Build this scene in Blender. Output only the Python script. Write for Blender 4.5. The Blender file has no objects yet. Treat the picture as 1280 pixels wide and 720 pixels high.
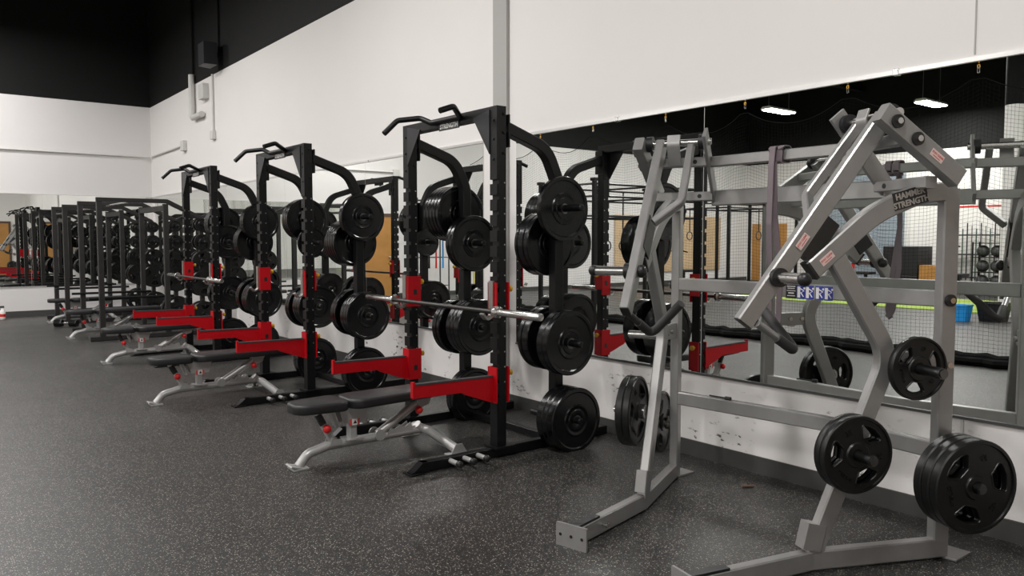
import bpy, bmesh, math, random
from mathutils import Vector, Matrix
random.seed(7)
S = bpy.context.scene
COL = S.collection
PI = math.pi

# ------------------------------------------------------------------ camera, exposure, world
cd = bpy.data.cameras.new('camera'); cam = bpy.data.objects.new('camera', cd); COL.objects.link(cam)
cd.sensor_width = 36.0; cd.lens = 980.0 / 1280.0 * 36.0; cd.clip_start = 0.05; cd.clip_end = 200
cam.location = (0, 0, 1.43)
cam.rotation_euler = (math.radians(90 - 3.5), 0, math.radians(-38.0))
S.camera = cam
S.view_settings.view_transform = 'Standard'; S.view_settings.look = 'None'
S.view_settings.exposure = 0.0; S.view_settings.gamma = 1.0
try: S.view_settings.use_curve_mapping = False
except Exception: pass
w = bpy.data.worlds.new('world'); S.world = w; w.use_nodes = True
w.node_tree.nodes['Background'].inputs[0].default_value = (0.8, 0.85, 1, 1)
w.node_tree.nodes['Background'].inputs[1].default_value = 0.05

LAMP_POWER = 172.0
CEIL = 6.6
# high-bay fixtures: (x, y, height); last two are added to brighten the end wall
LAMPS = [(0.6, 1.0, 5.4), (0.6, 6.2, 5.4), (0.6, 11.4, 5.4),
         (-4.4, 1.0, 5.4), (-4.4, 6.2, 5.4), (-4.4, 11.4, 5.4),
         (-9.4, 1.6, 5.4), (-9.4, 7.2, 5.4), (-12.1, 13.4, 5.2), (-14.3, 10.1, 5.2), (-13.8, 4.2, 5.4), (-7.0, 14.0, 5.4), (0.2, 15.3, 5.4)]
def lamp_light(x, y, z):
    ld = bpy.data.lights.new('high_bay_light', 'AREA'); ld.shape = 'RECTANGLE'
    ld.size = 1.2; ld.size_y = 0.34; ld.energy = LAMP_POWER * ((1.0 if x > -6 else 1.15) * (0.92 if y > 10 else 0.9 if y < 3 else 1.0)); ld.color = (1.0, 0.975, 0.955)
    o = bpy.data.objects.new('high_bay_light', ld); COL.objects.link(o); o.location = (x, y, z - 0.05)
for L_ in LAMPS: lamp_light(*L_)

# ------------------------------------------------------------------ materials
MATS = {}
def mat(name, col, rough=0.5, metal=0.0, var=0.0, vscale=8.0, bump=0.0, bscale=200.0, emit=None, spec=0.5, coat=0.0):
    if name in MATS: return MATS[name]
    m = bpy.data.materials.new(name); m.use_nodes = True; nt = m.node_tree; N = nt.nodes; L = nt.links
    b = N['Principled BSDF']
    b.inputs['Base Color'].default_value = (*col, 1); b.inputs['Roughness'].default_value = rough
    b.inputs['Metallic'].default_value = metal
    b.inputs['Specular IOR Level'].default_value = spec
    if coat: b.inputs['Coat Weight'].default_value = coat
    tc = N.new('ShaderNodeTexCoord')
    nz = N.new('ShaderNodeTexNoise'); nz.inputs['Scale'].default_value = vscale; nz.inputs['Detail'].default_value = 4
    L.new(tc.outputs['Object'], nz.inputs['Vector'])
    if var:
        mr = N.new('ShaderNodeMapRange'); mr.inputs['To Min'].default_value = 1 - var; mr.inputs['To Max'].default_value = 1 + var
        mr.inputs['From Min'].default_value = 0.3; mr.inputs['From Max'].default_value = 0.7
        L.new(nz.outputs['Fac'], mr.inputs['Value'])
        mx = N.new('ShaderNodeVectorMath'); mx.operation = 'SCALE'; mx.inputs[0].default_value = col
        L.new(mr.outputs[0], mx.inputs['Scale']); L.new(mx.outputs[0], b.inputs['Base Color'])
    rr = N.new('ShaderNodeMapRange'); rr.inputs['To Min'].default_value = max(0, rough - 0.06); rr.inputs['To Max'].default_value = min(1, rough + 0.06)
    L.new(nz.outputs['Fac'], rr.inputs['Value']); L.new(rr.outputs[0], b.inputs['Roughness'])
    if bump:
        n2 = N.new('ShaderNodeTexNoise'); n2.inputs['Scale'].default_value = bscale; n2.inputs['Detail'].default_value = 3
        L.new(tc.outputs['Object'], n2.inputs['Vector'])
        bp = N.new('ShaderNodeBump'); bp.inputs['Strength'].default_value = bump; bp.inputs['Distance'].default_value = 0.002
        L.new(n2.outputs['Fac'], bp.inputs['Height']); L.new(bp.outputs[0], b.inputs['Normal'])
    if emit:
        b.inputs['Emission Color'].default_value = (*emit[:3], 1); b.inputs['Emission Strength'].default_value = emit[3]
    MATS[name] = m; return m

def mat_floor():
    m = bpy.data.materials.new('speckled_rubber'); m.use_nodes = True; nt = m.node_tree; N = nt.nodes; L = nt.links
    b = N['Principled BSDF']; tc = N.new('ShaderNodeTexCoord')
    def flecks(scale, size, keep, seed):
        mp = N.new('ShaderNodeMapping'); mp.inputs['Location'].default_value = (seed, seed * .7, seed * .3); L.new(tc.outputs['Object'], mp.inputs['Vector'])
        v = N.new('ShaderNodeTexVoronoi'); v.inputs['Scale'].default_value = scale; v.voronoi_dimensions = '2D'; L.new(mp.outputs[0], v.inputs['Vector'])
        a = N.new('ShaderNodeMath'); a.operation = 'LESS_THAN'; L.new(v.outputs['Distance'], a.inputs[0]); a.inputs[1].default_value = size
        s = N.new('ShaderNodeSeparateColor'); L.new(v.outputs['Color'], s.inputs[0])
        k = N.new('ShaderNodeMath'); k.operation = 'GREATER_THAN'; L.new(s.outputs[0], k.inputs[0]); k.inputs[1].default_value = 1 - keep
        r = N.new('ShaderNodeMath'); r.operation = 'MULTIPLY'; L.new(a.outputs[0], r.inputs[0]); L.new(k.outputs[0], r.inputs[1])
        return r.outputs[0]
    f1 = flecks(175, 0.34, 0.17, 3.1); f2 = flecks(110, 0.30, 0.11, 11.7); f3 = flecks(85, .28, .05, 23.0)
    nz = N.new('ShaderNodeTexNoise'); nz.inputs['Scale'].default_value = 1.3; nz.inputs['Detail'].default_value = 5; L.new(tc.outputs['Object'], nz.inputs['Vector'])
    cr = N.new('ShaderNodeValToRGB'); L.new(nz.outputs['Fac'], cr.inputs[0])
    cr.color_ramp.elements[0].position = .3; cr.color_ramp.elements[0].color = (0.0135, 0.0133, 0.013, 1)
    cr.color_ramp.elements[1].position = .75; cr.color_ramp.elements[1].color = (0.024, 0.0235, 0.023, 1)
    prev = cr.outputs[0]
    for f, c in ((f1, (0.19, 0.18, 0.165, 1)), (f2, (0.34, 0.32, 0.275, 1)), (f3, (0.20, 0.15, 0.10, 1))):
        mx = N.new('ShaderNodeMixRGB'); L.new(f, mx.inputs[0]); L.new(prev, mx.inputs[1]); mx.inputs[2].default_value = c; prev = mx.outputs[0]
    L.new(prev, b.inputs['Base Color'])
    r = N.new('ShaderNodeMapRange'); r.inputs['To Min'].default_value = .36; r.inputs['To Max'].default_value = .52; L.new(nz.outputs['Fac'], r.inputs[0]); L.new(r.outputs[0], b.inputs['Roughness'])
    n2 = N.new('ShaderNodeTexNoise'); n2.inputs['Scale'].default_value = 180; L.new(tc.outputs['Object'], n2.inputs['Vector'])
    bp = N.new('ShaderNodeBump'); bp.inputs['Strength'].default_value = .35; bp.inputs['Distance'].default_value = .003
    L.new(n2.outputs['Fac'], bp.inputs['Height']); L.new(bp.outputs[0], b.inputs['Normal'])
    return m

def mat_wall(scuffs=False, col=(0.80, 0.775, 0.755)):
    """white paint up to 4.1 m, black paint above; rubber scuffs low down where plates have hit it"""
    m = bpy.data.materials.new('painted_wall'); m.use_nodes = True; nt = m.node_tree; N = nt.nodes; L = nt.links
    b = N['Principled BSDF']; b.inputs['Roughness'].default_value = .7; b.inputs['Specular IOR Level'].default_value = .2
    tc = N.new('ShaderNodeTexCoord'); sp = N.new('ShaderNodeSeparateXYZ'); L.new(tc.outputs['Object'], sp.inputs[0])
    nz = N.new('ShaderNodeTexNoise'); nz.inputs['Scale'].default_value = .9; L.new(tc.outputs['Object'], nz.inputs['Vector'])
    cr = N.new('ShaderNodeValToRGB'); L.new(nz.outputs['Fac'], cr.inputs[0])
    cr.color_ramp.elements[0].color = (*[c * .97 for c in col], 1); cr.color_ramp.elements[1].color = (*[min(1, c * 1.03) for c in col], 1)
    prev = cr.outputs[0]
    if scuffs:
        mp = N.new('ShaderNodeMapping'); mp.inputs['Scale'].default_value = (1, 1.0, 2.2); L.new(tc.outputs['Object'], mp.inputs[0])
        a = N.new('ShaderNodeTexNoise'); a.inputs['Scale'].default_value = 15; a.inputs['Detail'].default_value = 3; L.new(mp.outputs[0], a.inputs['Vector'])
        c = N.new('ShaderNodeTexNoise'); c.inputs['Scale'].default_value = 2.3; L.new(tc.outputs['Object'], c.inputs['Vector'])
        t1 = N.new('ShaderNodeMapRange'); t1.inputs['From Min'].default_value = .60; t1.inputs['From Max'].default_value = .66; L.new(a.outputs['Fac'], t1.inputs[0])
        t2 = N.new('ShaderNodeMapRange'); t2.inputs['From Min'].default_value = .55; t2.inputs['From Max'].default_value = .64; L.new(c.outputs['Fac'], t2.inputs[0])
        zz = N.new('ShaderNodeMapRange'); zz.inputs['From Min'].default_value = .52; zz.inputs['From Max'].default_value = .40; L.new(sp.outputs[2], zz.inputs[0])
        q = N.new('ShaderNodeMath'); q.operation = 'MULTIPLY'; L.new(t1.outputs[0], q.inputs[0]); L.new(t2.outputs[0], q.inputs[1])
        q2 = N.new('ShaderNodeMath'); q2.operation = 'MULTIPLY'; L.new(q.outputs[0], q2.inputs[0]); L.new(zz.outputs[0], q2.inputs[1])
        mx = N.new('ShaderNodeMixRGB'); L.new(q2.outputs[0], mx.inputs[0]); L.new(prev, mx.inputs[1]); mx.inputs[2].default_value = (.06, .055, .05, 1); prev = mx.outputs[0]
    g = N.new('ShaderNodeMath'); g.operation = 'GREATER_THAN'; L.new(sp.outputs[2], g.inputs[0]); g.inputs[1].default_value = 4.1
    mx = N.new('ShaderNodeMixRGB'); L.new(g.outputs[0], mx.inputs[0]); L.new(prev, mx.inputs[1]); mx.inputs[2].default_value = (.0085, .0085, .0085, 1)
    L.new(mx.outputs[0], b.inputs['Base Color'])
    return m

def mat_mirror():
    m = bpy.data.materials.new('mirror_glass'); m.use_nodes = True; N = m.node_tree.nodes; L = m.node_tree.links
    b = N['Principled BSDF']; b.inputs['Metallic'].default_value = 1; b.inputs['Roughness'].default_value = 0.0
    b.inputs['Base Color'].default_value = (.87, .895, .87, 1)
    return m

M = dict(
    white=mat('white_paint', (.78, .76, .73), .55),
    greystrip=mat('grey_paint', (.40, .39, .375), .6),
    ceil=mat('black_ceiling_paint', (.006, .006, .006), .8, var=.2, spec=.2),
    base=mat('grey_vinyl_base', (.055, .055, .052), .5, var=.08),
    edge=mat('mirror_channel', (.72, .71, .69), .3, .6),
    darkedge=mat('mirror_edge', (.10, .10, .10), .4, .5),
    black=mat('black_powder_coat', (.0040, .0040, .0044), .40, bump=.08, bscale=900, spec=.3),
    blackf=mat('black_gusset_coat', (.012, .012, .014), .40),
    charcoal=mat('charcoal_powder_coat', (.017, .0155, .015), .45),
    rubber=mat('black_plate_rubber', (.0030, .0030, .0034), .24, var=.15, vscale=30, bump=.03, bscale=300, spec=.4),
    iron=mat('black_urethane', (.0045, .0045, .0045), .36, var=.1, vscale=20, spec=.45),
    hub=mat('dark_steel', (.16, .16, .16), .3, 1.0),
    shaft=mat('worn_bar_steel', (.07, .068, .065), .42, .8),
    chrome=mat('brushed_chrome', (.66, .65, .63), .22, 1.0, var=.06, vscale=40),
    steel=mat('satin_steel', (.50, .49, .47), .32, 1.0),
    red=mat('red_powder_coat', (.43, .002, .007), .42, var=.05, spec=.3),
    redknob=mat('red_knob_plastic', (.62, .015, .015), .35),
    silver=mat('silver_powder_coat', (.34, .335, .328), .36, .55, var=.04, vscale=14),
    silverb=mat('silver_bench_coat', (.44, .44, .43), .36, .45, var=.04),
    pad=mat('black_vinyl_pad', (.013, .013, .014), .42, bump=.25, bscale=420),
    grip=mat('grey_rubber_grip', (.040, .038, .038), .65, bump=.2, bscale=300),
    ball=mat('black_ball_rubber', (.014, .014, .014), .4),
    yellow=mat('yellow_knob', (.65, .36, .02), .4),
    sticker=mat('pale_sticker', (.80, .62, .58), .5),
    stickred=mat('sticker_red_print', (.62, .08, .07), .5),
    blue=mat('blue_label', (.03, .045, .30), .45),
    labelw=mat('white_label', (.75, .74, .72), .5),
    labelk=mat('black_label', (.02, .02, .02), .45),
    logo=mat('logo_silver', (.40, .37, .33), .4),
    band=mat('purple_rubber_band', (.17, .135, .15), .6, var=.05),
    net=mat('black_net_cord', (.006, .006, .006), .9, spec=.1),
    wood=mat('oak_veneer', (.46, .22, .055), .45, var=.12, vscale=3),
    pine=mat('pale_plywood', (.60, .43, .26), .55, var=.1, vscale=3),
    brown=mat('brown_door_frame', (.11, .065, .045), .5),
    turf=mat('green_turf', (.26, .36, .06), .9, var=.2, vscale=40, bump=.4),
    bluepl=mat('bright_blue_plastic', (.02, .30, .75), .4),
    shutter=mat('blue_grey_shutter', (.30, .35, .40), .45, .2),
    green=mat('green_steel', (.10, .17, .13), .4, .4),
    yel=mat('yellow_plastic', (.72, .62, .04), .4),
    dgrey=mat('dark_grey_steel', (.05, .05, .052), .5),
    conduit=mat('painted_conduit', (.62, .61, .59), .5),
    glow=mat('lamp_diffuser', (1, 1, 1), .5, emit=(1, .97, .93, 9.0)),
    chain=mat('orange_chain', (.75, .38, .03), .4),
    pvc=mat('white_pvc', (.80, .78, .74), .4),
    mirror=mat_mirror(), floor=mat_floor(), walls=mat_wall(True), wall=mat_wall(False), wallfar=mat_wall(False, (.74, .72, .71)),
)

# ------------------------------------------------------------------ mesh helpers
def build(name, bm, m, parent=None, loc=None, smooth=None):
    bmesh.ops.recalc_face_normals(bm, faces=bm.faces)
    me = bpy.data.meshes.new(name); bm.to_mesh(me); bm.free()
    o = bpy.data.objects.new(name, me); COL.objects.link(o)
    for mm in (m if isinstance(m, (list, tuple)) else [m]): me.materials.append(mm)
    if smooth is not None:
        for p in me.polygons: p.use_smooth = True
        try: me.set_sharp_from_angle(angle=math.radians(smooth))
        except Exception: pass
    if loc: o.location = loc
    if parent: o.parent = parent
    return o
def tag(o, label, cat, group=None):
    o['label'] = label; o['category'] = cat
    if group: o['group'] = group
    return o
def thing(name, label, cat, loc=(0, 0, 0), group=None, rz=0):
    o = bpy.data.objects.new(name, None); COL.objects.link(o); o.location = loc; o.rotation_euler = (0, 0, rz); o.empty_display_size = .1
    return tag(o, label, cat, group)
def struct(name, bm, m, parent=None):
    o = build(name, bm, m, parent)
    if not parent: o['kind'] = 'structure'
    return o
def dup(root):
    r = root.copy(); COL.objects.link(r)
    for ch in root.children:
        c = ch.copy(); COL.objects.link(c); c.parent = r
        for g in ch.children:
            d = g.copy(); COL.objects.link(d); d.parent = c
    return r
def V(*a): return Vector(a)
def box(bm, lo, hi, mi=0, bev=0.0):
    vs = [bm.verts.new((x, y, z)) for x in (lo[0], hi[0]) for y in (lo[1], hi[1]) for z in (lo[2], hi[2])]
    fs = []
    for q in ((0, 1, 3, 2), (4, 6, 7, 5), (0, 4, 5, 1), (2, 3, 7, 6), (0, 2, 6, 4), (1, 5, 7, 3)):
        f = bm.faces.new([vs[i] for i in q]); f.material_index = mi; fs.append(f)
    if bev:
        es = list({e for f in fs for e in f.edges})
        bmesh.ops.bevel(bm, geom=es, offset=bev, segments=2, affect='EDGES', profile=.6)
def fillet(pts, r, n=6, closed=False):
    P = [Vector(p) for p in pts]
    if not r: return P
    out = []
    k = len(P)
    for i, p in enumerate(P):
        if (i == 0 or i == k - 1) and not closed: out.append(p); continue
        rr = r[i] if isinstance(r, (list, tuple)) else r
        if not rr: out.append(p); continue
        a = (P[i - 1] - p); b = (P[(i + 1) % k] - p); la, lb = a.length, b.length; a.normalize(); b.normalize()
        ang = a.angle(b)
        if ang > PI - .02: out.append(p); continue
        d = min(rr / math.tan(ang / 2), la * .48, lb * .48); rad = d * math.tan(ang / 2)
        c = p + (a + b).normalized() * (rad / math.sin(ang / 2))
        s = p + a * d - c; e = p + b * d - c
        om = s.angle(e)
        for j in range(n + 1):
            t = j / n
            out.append(c + (s * math.sin((1 - t) * om) + e * math.sin(t * om)) / math.sin(om))
    return out
def sweep(bm, pts, prof, up=(0, 0, 1), r=0, n=6, mi=0, cap=True, closed=False):
    """prof: list of (a, b) across side and up axes"""
    P = fillet(pts, r, n, closed); up = Vector(up); rings = []; k = len(P)
    for i, p in enumerate(P):
        if closed: d1 = (p - P[i - 1]).normalized(); d2 = (P[(i + 1) % k] - p).normalized()
        else:
            d1 = (p - P[i - 1]).normalized() if i else (P[1] - p).normalized()
            d2 = (P[i + 1] - p).normalized() if i < k - 1 else d1
        u = up
        if abs(d1.dot(u)) > .99: u = Vector((1, 0, 0)) if abs(d1.x) < .9 else Vector((0, 1, 0))
        s = d1.cross(u).normalized(); v = s.cross(d1).normalized(); nrm = (d1 + d2)
        if nrm.length < 1e-6: nrm = d1
        nrm.normalize(); ring = []
        for a, b in prof:
            q = s * a + v * b; q = q - d1 * (q.dot(nrm) / max(.2, d1.dot(nrm))); ring.append(bm.verts.new(p + q))
        rings.append(ring)
    m = len(prof)
    for i in range(k if closed else k - 1):
        A, B = rings[i], rings[(i + 1) % k]
        for j in range(m):
            f = bm.faces.new((A[j], A[(j + 1) % m], B[(j + 1) % m], B[j])); f.material_index = mi
    if cap and not closed:
        for ring in (list(reversed(rings[0])), rings[-1]):
            f = bm.faces.new(ring); f.material_index = mi
def rect(w_, h_, c=.004):
    a, b = w_ / 2, h_ / 2
    return [(-a + c, -b), (a - c, -b), (a, -b + c), (a, b - c), (a - c, b), (-a + c, b), (-a, b - c), (-a, -b + c)]
def circ(r, n=12): return [(r * math.cos(2 * PI * i / n), r * math.sin(2 * PI * i / n)) for i in range(n)]
def tube(bm, pts, r_, bend=0, n=12, mi=0, up=(0, 0, 1)): sweep(bm, pts, circ(r_, n), up=up, r=bend, mi=mi)
def lathe(bm, prof, axis='y', at=(0, 0, 0), n=40, mi=0, mis=None):
    """prof: list of (r, h) along axis, closed at both ends when r=0"""
    at = Vector(at); rings = []
    for r_, h in prof:
        ring = []
        for i in range(n if r_ > 1e-6 else 1):
            a = 2 * PI * i / n; c, s = r_ * math.cos(a), r_ * math.sin(a)
            p = {'y': (c, h, s), 'z': (c, s, h), 'x': (h, c, s)}[axis]
            ring.append(bm.verts.new(at + Vector(p)))
        rings.append(ring)
    for k in range(len(rings) - 1):
        A, B = rings[k], rings[k + 1]; mm = mis[k] if mis else mi
        for i in range(n):
            j = (i + 1) % n
            if len(A) == 1 and len(B) == 1: continue
            if len(A) == 1: f = bm.faces.new((A[0], B[i], B[j]))
            elif len(B) == 1: f = bm.faces.new((A[i], A[j], B[0]))
            else: f = bm.faces.new((A[i], A[j], B[j], B[i]))
            f.material_index = mm
def prism(bm, poly, axis, h0, h1, mi=0):
    """poly in the two other axes (order xyz without axis)"""
    def P(a, b, h): return {'x': (h, a, b), 'y': (a, h, b), 'z': (a, b, h)}[axis]
    A = [bm.verts.new(P(a, b, h0)) for a, b in poly]; B = [bm.verts.new(P(a, b, h1)) for a, b in poly]
    k = len(poly)
    for f in ([A[::-1], B] + [(A[i], A[(i + 1) % k], B[(i + 1) % k], B[i]) for i in range(k)]):
        bm.faces.new(f).material_index = mi
def rrect(x0, y0, x1, y1, r_, n=5):
    out = []
    for cx, cy, a0 in ((x1 - r_, y1 - r_, 0), (x0 + r_, y1 - r_, 90), (x0 + r_, y0 + r_, 180), (x1 - r_, y0 + r_, 270)):
        for i in range(n + 1):
            a = math.radians(a0 + 90 * i / n); out.append((cx + r_ * math.cos(a), cy + r_ * math.sin(a)))
    return out
def text_mesh(name, s, size, m, parent, mtx, ext=.0008, align='CENTER', bold=0.0):
    cu = bpy.data.curves.new(name, 'FONT'); cu.body = s; cu.size = size; cu.extrude = ext; cu.align_x = align; cu.align_y = 'CENTER'
    cu.offset = bold; cu.resolution_u = 2
    t = bpy.data.objects.new(name, cu); COL.objects.link(t)
    dg = bpy.context.evaluated_depsgraph_get(); me = bpy.data.meshes.new_from_object(t.evaluated_get(dg))
    bpy.data.objects.remove(t); me.name = name; me.transform(mtx); me.materials.clear(); me.materials.append(m)
    o = bpy.data.objects.new(name, me); COL.objects.link(o)
    if parent: o.parent = parent
    return o
def frame_mtx(p, xdir, ydir):
    x = Vector(xdir).normalized(); y = Vector(ydir).normalized(); z = x.cross(y).normalized(); y = z.cross(x)
    m = Matrix((x, y, z)).transposed().to_4x4(); m.translation = Vector(p); return m

# ------------------------------------------------------------------ room
WX, WY = 4.112, 17.17          # mirrored side wall and end wall
XW, YS = -16.0, -3.0
b = bmesh.new(); box(b, (XW - .2, YS - .2, -.1), (WX + .2, WY + .2, 0)); struct('floor', b, M['floor'])
b = bmesh.new(); box(b, (XW - .2, YS - .2, CEIL), (WX + .2, WY + .2, CEIL + .1)); struct('ceiling', b, M['ceil'])
b = bmesh.new(); box(b, (WX, YS - .2, 0), (WX + .2, WY + .2, CEIL)); struct('wall_right', b, M['walls'])
b = bmesh.new(); box(b, (XW, WY, 0), (WX, WY + .2, CEIL)); struct('wall_back', b, M['wallfar'])
b = bmesh.new(); box(b, (XW - .2, YS - .2, 0), (XW, WY + .2, CEIL)); struct('wall_left', b, M['wall'])
b = bmesh.new(); box(b, (XW, YS - .2, 0), (WX, YS, CEIL)); struct('wall_front', b, M['wall'])
b = bmesh.new(); box(b, (WX - .012, YS, 0), (WX, WY, .105)); struct('baseboard_right', b, M['base'])
b = bmesh.new(); box(b, (XW, WY - .012, 0), (WX - .012, WY, .105)); struct('baseboard_back', b, M['base'])
# grey strip beside the structural joint, drywall joint near the right edge
b = bmesh.new(); box(b, (WX - .03, 5.30, .105), (WX, 5.49, CEIL)); struct('trim_1', b, M['greystrip'])
b = bmesh.new(); box(b, (WX - .004, 1.645, 2.32), (WX, 1.652, 4.1)); struct('trim_2', b, M['greystrip'])
b = bmesh.new(); box(b, (WX - .006, 1.64, .105), (WX, 1.652, .56)); struct('trim_3', b, M['conduit'])
# mirrors
MZ0, MZ1 = .562, 2.285
def mirror_panel(y0, y1, k, where, words):
    t = thing('wall_mirror', words, 'mirror', (WX, (y0 + y1) / 2, MZ0) if where == 'r' else ((y0 + y1) / 2, WY, MZ0), 'wall mirrors')
    b = bmesh.new(); h = (y1 - y0) / 2 - .002
    if where == 'r': box(b, (-.006, -h, 0), (-.0005, h, MZ1 - MZ0))
    else: box(b, (-h, -.006, 0), (h, -.0005, MZ1 - MZ0))
    build('mirror_glass', b, M['mirror'], t)
    b = bmesh.new()
    if where == 'r': box(b, (-.004, -h - .002, .0), (-.0005, h + .002, MZ1 - MZ0 + .001))
    else: box(b, (-h - .002, -.004, 0), (h + .002, -.0005, MZ1 - MZ0 + .001))
    build('mirror_backing', b, M['edge'], t)
for i, (y0, y1, wd) in enumerate([(-2.6, -.65, 'wall mirror panel on the side wall behind the camera'), (-.65, 1.3, 'wall mirror panel at the right edge of the picture'),
        (1.3, 3.25, 'large wall mirror panel behind the silver lever machine'), (3.25, 5.2, 'large wall mirror panel between the silver machine and the front black rack'),
        (5.67, 7.9, 'wall mirror panel just beyond the grey wall strip, behind the front rack'), (7.9, 10.2, 'wall mirror panel on the side wall behind the second red-armed rack'),
        (10.2, 12.6, 'wall mirror panel on the side wall behind the third red-armed rack'), (12.6, 15.0, 'wall mirror panel on the side wall behind the flat-topped racks'),
        (15.0, 16.95, 'last wall mirror panel on the side wall before the corner')]):
    mirror_panel(y0, y1, i, 'r', wd)
for i, (x0, x1, wd) in enumerate([(1.95, 4.0, 'end wall mirror panel nearest the corner, behind the flat-topped racks'), (-.1, 1.95, 'end wall mirror panel at the left edge of the picture')]):
    mirror_panel(x0, x1, i, 'b', wd)
b = bmesh.new()
for y0, y1 in ((YS, 5.2), (5.67, WY)): box(b, (WX - .018, y0, MZ1), (WX, y1, MZ1 + .022)); 
struct('trim_4', b, M['edge'])
b = bmesh.new()
for y0, y1 in ((YS, 5.2), (5.67, WY)): box(b, (WX - .014, y0, MZ0 - .014), (WX, y1, MZ0))
struct('trim_5', b, M['darkedge'])
b = bmesh.new(); box(b, (-.1, WY - .014, MZ0 - .014), (WX, WY, MZ0)); box(b, (-.1, WY - .014, MZ1), (WX, WY, MZ1 + .015)); struct('trim_6', b, M['edge'])
for y in (4.02, 2.02):
    b = bmesh.new(); box(b, (-.022, -.015, -.018), (0, .015, .018), bev=.003)
    tag(build('mirror_clip', b, M['chrome'], loc=(WX, y, MZ1 + .012)), 'small chrome clip on the mirror top edge %s' % ('above the front black rack' if y > 3 else 'above the silver machine'), 'clip', 'mirror clips')

# doors
def door(name, x0, x1, y, s, frame_m, leaf_m, z=2.0):
    b = bmesh.new()
    box(b, (x0 - .08, min(y, y + s * .05), 0), (x0, max(y, y + s * .05), z + .08)); box(b, (x1, min(y, y + s * .05), 0), (x1 + .08, max(y, y + s * .05), z + .08))
    box(b, (x0, min(y, y + s * .05), z), (x1, max(y, y + s * .05), z + .08))
    o = struct(name, b, frame_m)
    b = bmesh.new(); box(b, (x0, min(y + s * .01, y + s * .04), 0), (x1, max(y + s * .01, y + s * .04), z)); l_ = build('door_leaf', b, leaf_m, o)
    b = bmesh.new(); lathe(b, [(0, 0), (.03, 0), (.03, .01), (.012, .015), (.012, .05), (.028, .055), (.028, .08), (0, .085)], 'y')
    k = build('door_knob', b, M['steel'], l_, loc=(x0 + .1, y + s * .04, 1.0), smooth=40)
    if s < 0: k.rotation_euler = (0, 0, PI)
door('door_1', -1.44, -.5, WY, -1, M['brown'], M['wood'])
door('door_2', 2.4, 3.5, YS, 1, M['brown'], M['wood'], 2.1)
# plywood panels low on the end wall and shutter door on the left wall
for i, (x0, x1, z1, wd) in enumerate([(-10.9, -9.2, 2.22, 'pale plywood panel on the end wall seen in the mirror, nearer the rings'), (-14.4, -11.1, 2.22, 'pale plywood panel on the end wall seen in the mirror, further from the racks')]):
    b = bmesh.new(); box(b, (-(x1 - x0) / 2, -.03, .4), ((x1 - x0) / 2, 0, z1), bev=.004)
    for k in range(1, 4): box(b, (-(x1 - x0) / 2 + k * (x1 - x0) / 4 - .004, -.032, .4), (-(x1 - x0) / 2 + k * (x1 - x0) / 4 + .004, -.029, z1))
    tag(build('plywood_panel', b, M['pine'], loc=((x0 + x1) / 2, WY - .02, 0)), wd, 'panel', 'plywood panels')
for i, (y0, wd) in enumerate([(16.75, 'narrow orange wood post by the room corner seen in the mirror'), (15.7, 'narrow orange wood post on the left wall seen beside the purple band')]):
    b = bmesh.new(); box(b, (0, -.16, 0), (.05, .16, 2.0), bev=.004)
    tag(build('wood_post', b, M['wood'], loc=(XW + .02, y0, 0)), wd, 'post', 'wood posts')
b = bmesh.new()
for k in range(30): box(b, (XW, 11.5, .02 + k * .115), (XW + .03 + .012 * (k % 2), 14.8, .02 + (k + 1) * .115 - .006))
o = struct('door_3', b, M['shutter'])
b = bmesh.new(); box(b, (XW, 11.40, 0), (XW + .06, 11.5, 3.5)); build('door_track', b, M['labelw'], o)
b = bmesh.new(); box(b, (XW, 14.8, 0), (XW + .06, 14.9, 3.5)); build('door_track', b, M['labelw'], o)
b = bmesh.new(); box(b, (-11.8, -1.0, .001), (-8.35, 12.3, .018))
tag(build('turf_lane', b, M['turf']), 'strip of green artificial turf across the gym, seen in the mirror', 'turf')

# column
b = bmesh.new(); lathe(b, [(0, 0), (.16, 0), (.16, 3.93), (.165, 3.95), (.165, CEIL), (0, CEIL)], 'z', (-8.2, 5.85, 0), 32, mis=[0, 0, 1, 1, 1])
struct('trim_7', b, [M['white'], M['ceil']])

# conduits and boxes, end wall and side wall
b = bmesh.new(); tube(b, [(-1.5, WY - .03, 3.10), (3.9, WY - .03, 3.10), (WX - .03, WY - .15, 3.10), (WX - .03, 14.8, 3.12)], .016, .08)
c_ = tag(build('wall_conduit', b, M['conduit'], smooth=40), 'thin painted conduit running across the end wall and round the corner', 'conduit')
b = bmesh.new(); box(b, (WX - .07, 14.66, 3.02), (WX, 14.84, 3.2), bev=.006); build('junction_box', b, M['conduit'], c_)
b = bmesh.new(); box(b, (-1.62, WY - .07, 3.0), (-1.46, WY, 3.17), bev=.006); build('junction_box', b, M['conduit'], c_)
b = bmesh.new(); tube(b, [(WX - .06, 14.1, 4.25), (WX - .06, 14.1, 3.52), (WX - .06, 13.55, 3.52)], .05, .05)
tag(build('drain_pipe', b, M['conduit'], smooth=40), 'white painted elbow pipe high on the side wall near the corner', 'pipe')
b = bmesh.new(); tube(b, [(WX - .03, 14.1, 4.27), (WX - .03, 14.1, CEIL)], .02)
tag(build('ceiling_conduit', b, M['ceil'], smooth=40), 'black painted conduit running up the wall above the white elbow pipe', 'conduit')
b = bmesh.new(); tube(b, [(WX - .02, 13.1, 4.1), (WX - .02, 13.1, 3.2)], .018); box(b, (WX - .06, 13.03, 3.06), (WX, 13.17, 3.2), bev=.005)
box(b, (WX - .1, 13.35, 3.75), (WX, 13.6, 4.0), bev=.01)
tag(build('switch_conduit', b, M['conduit'], smooth=40), 'vertical white conduit with small boxes below the black speaker', 'conduit')
sp_ = thing('wall_speaker', 'black speaker box on a bracket high on the side wall', 'speaker', (WX, 12.75, 4.25))
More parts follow.
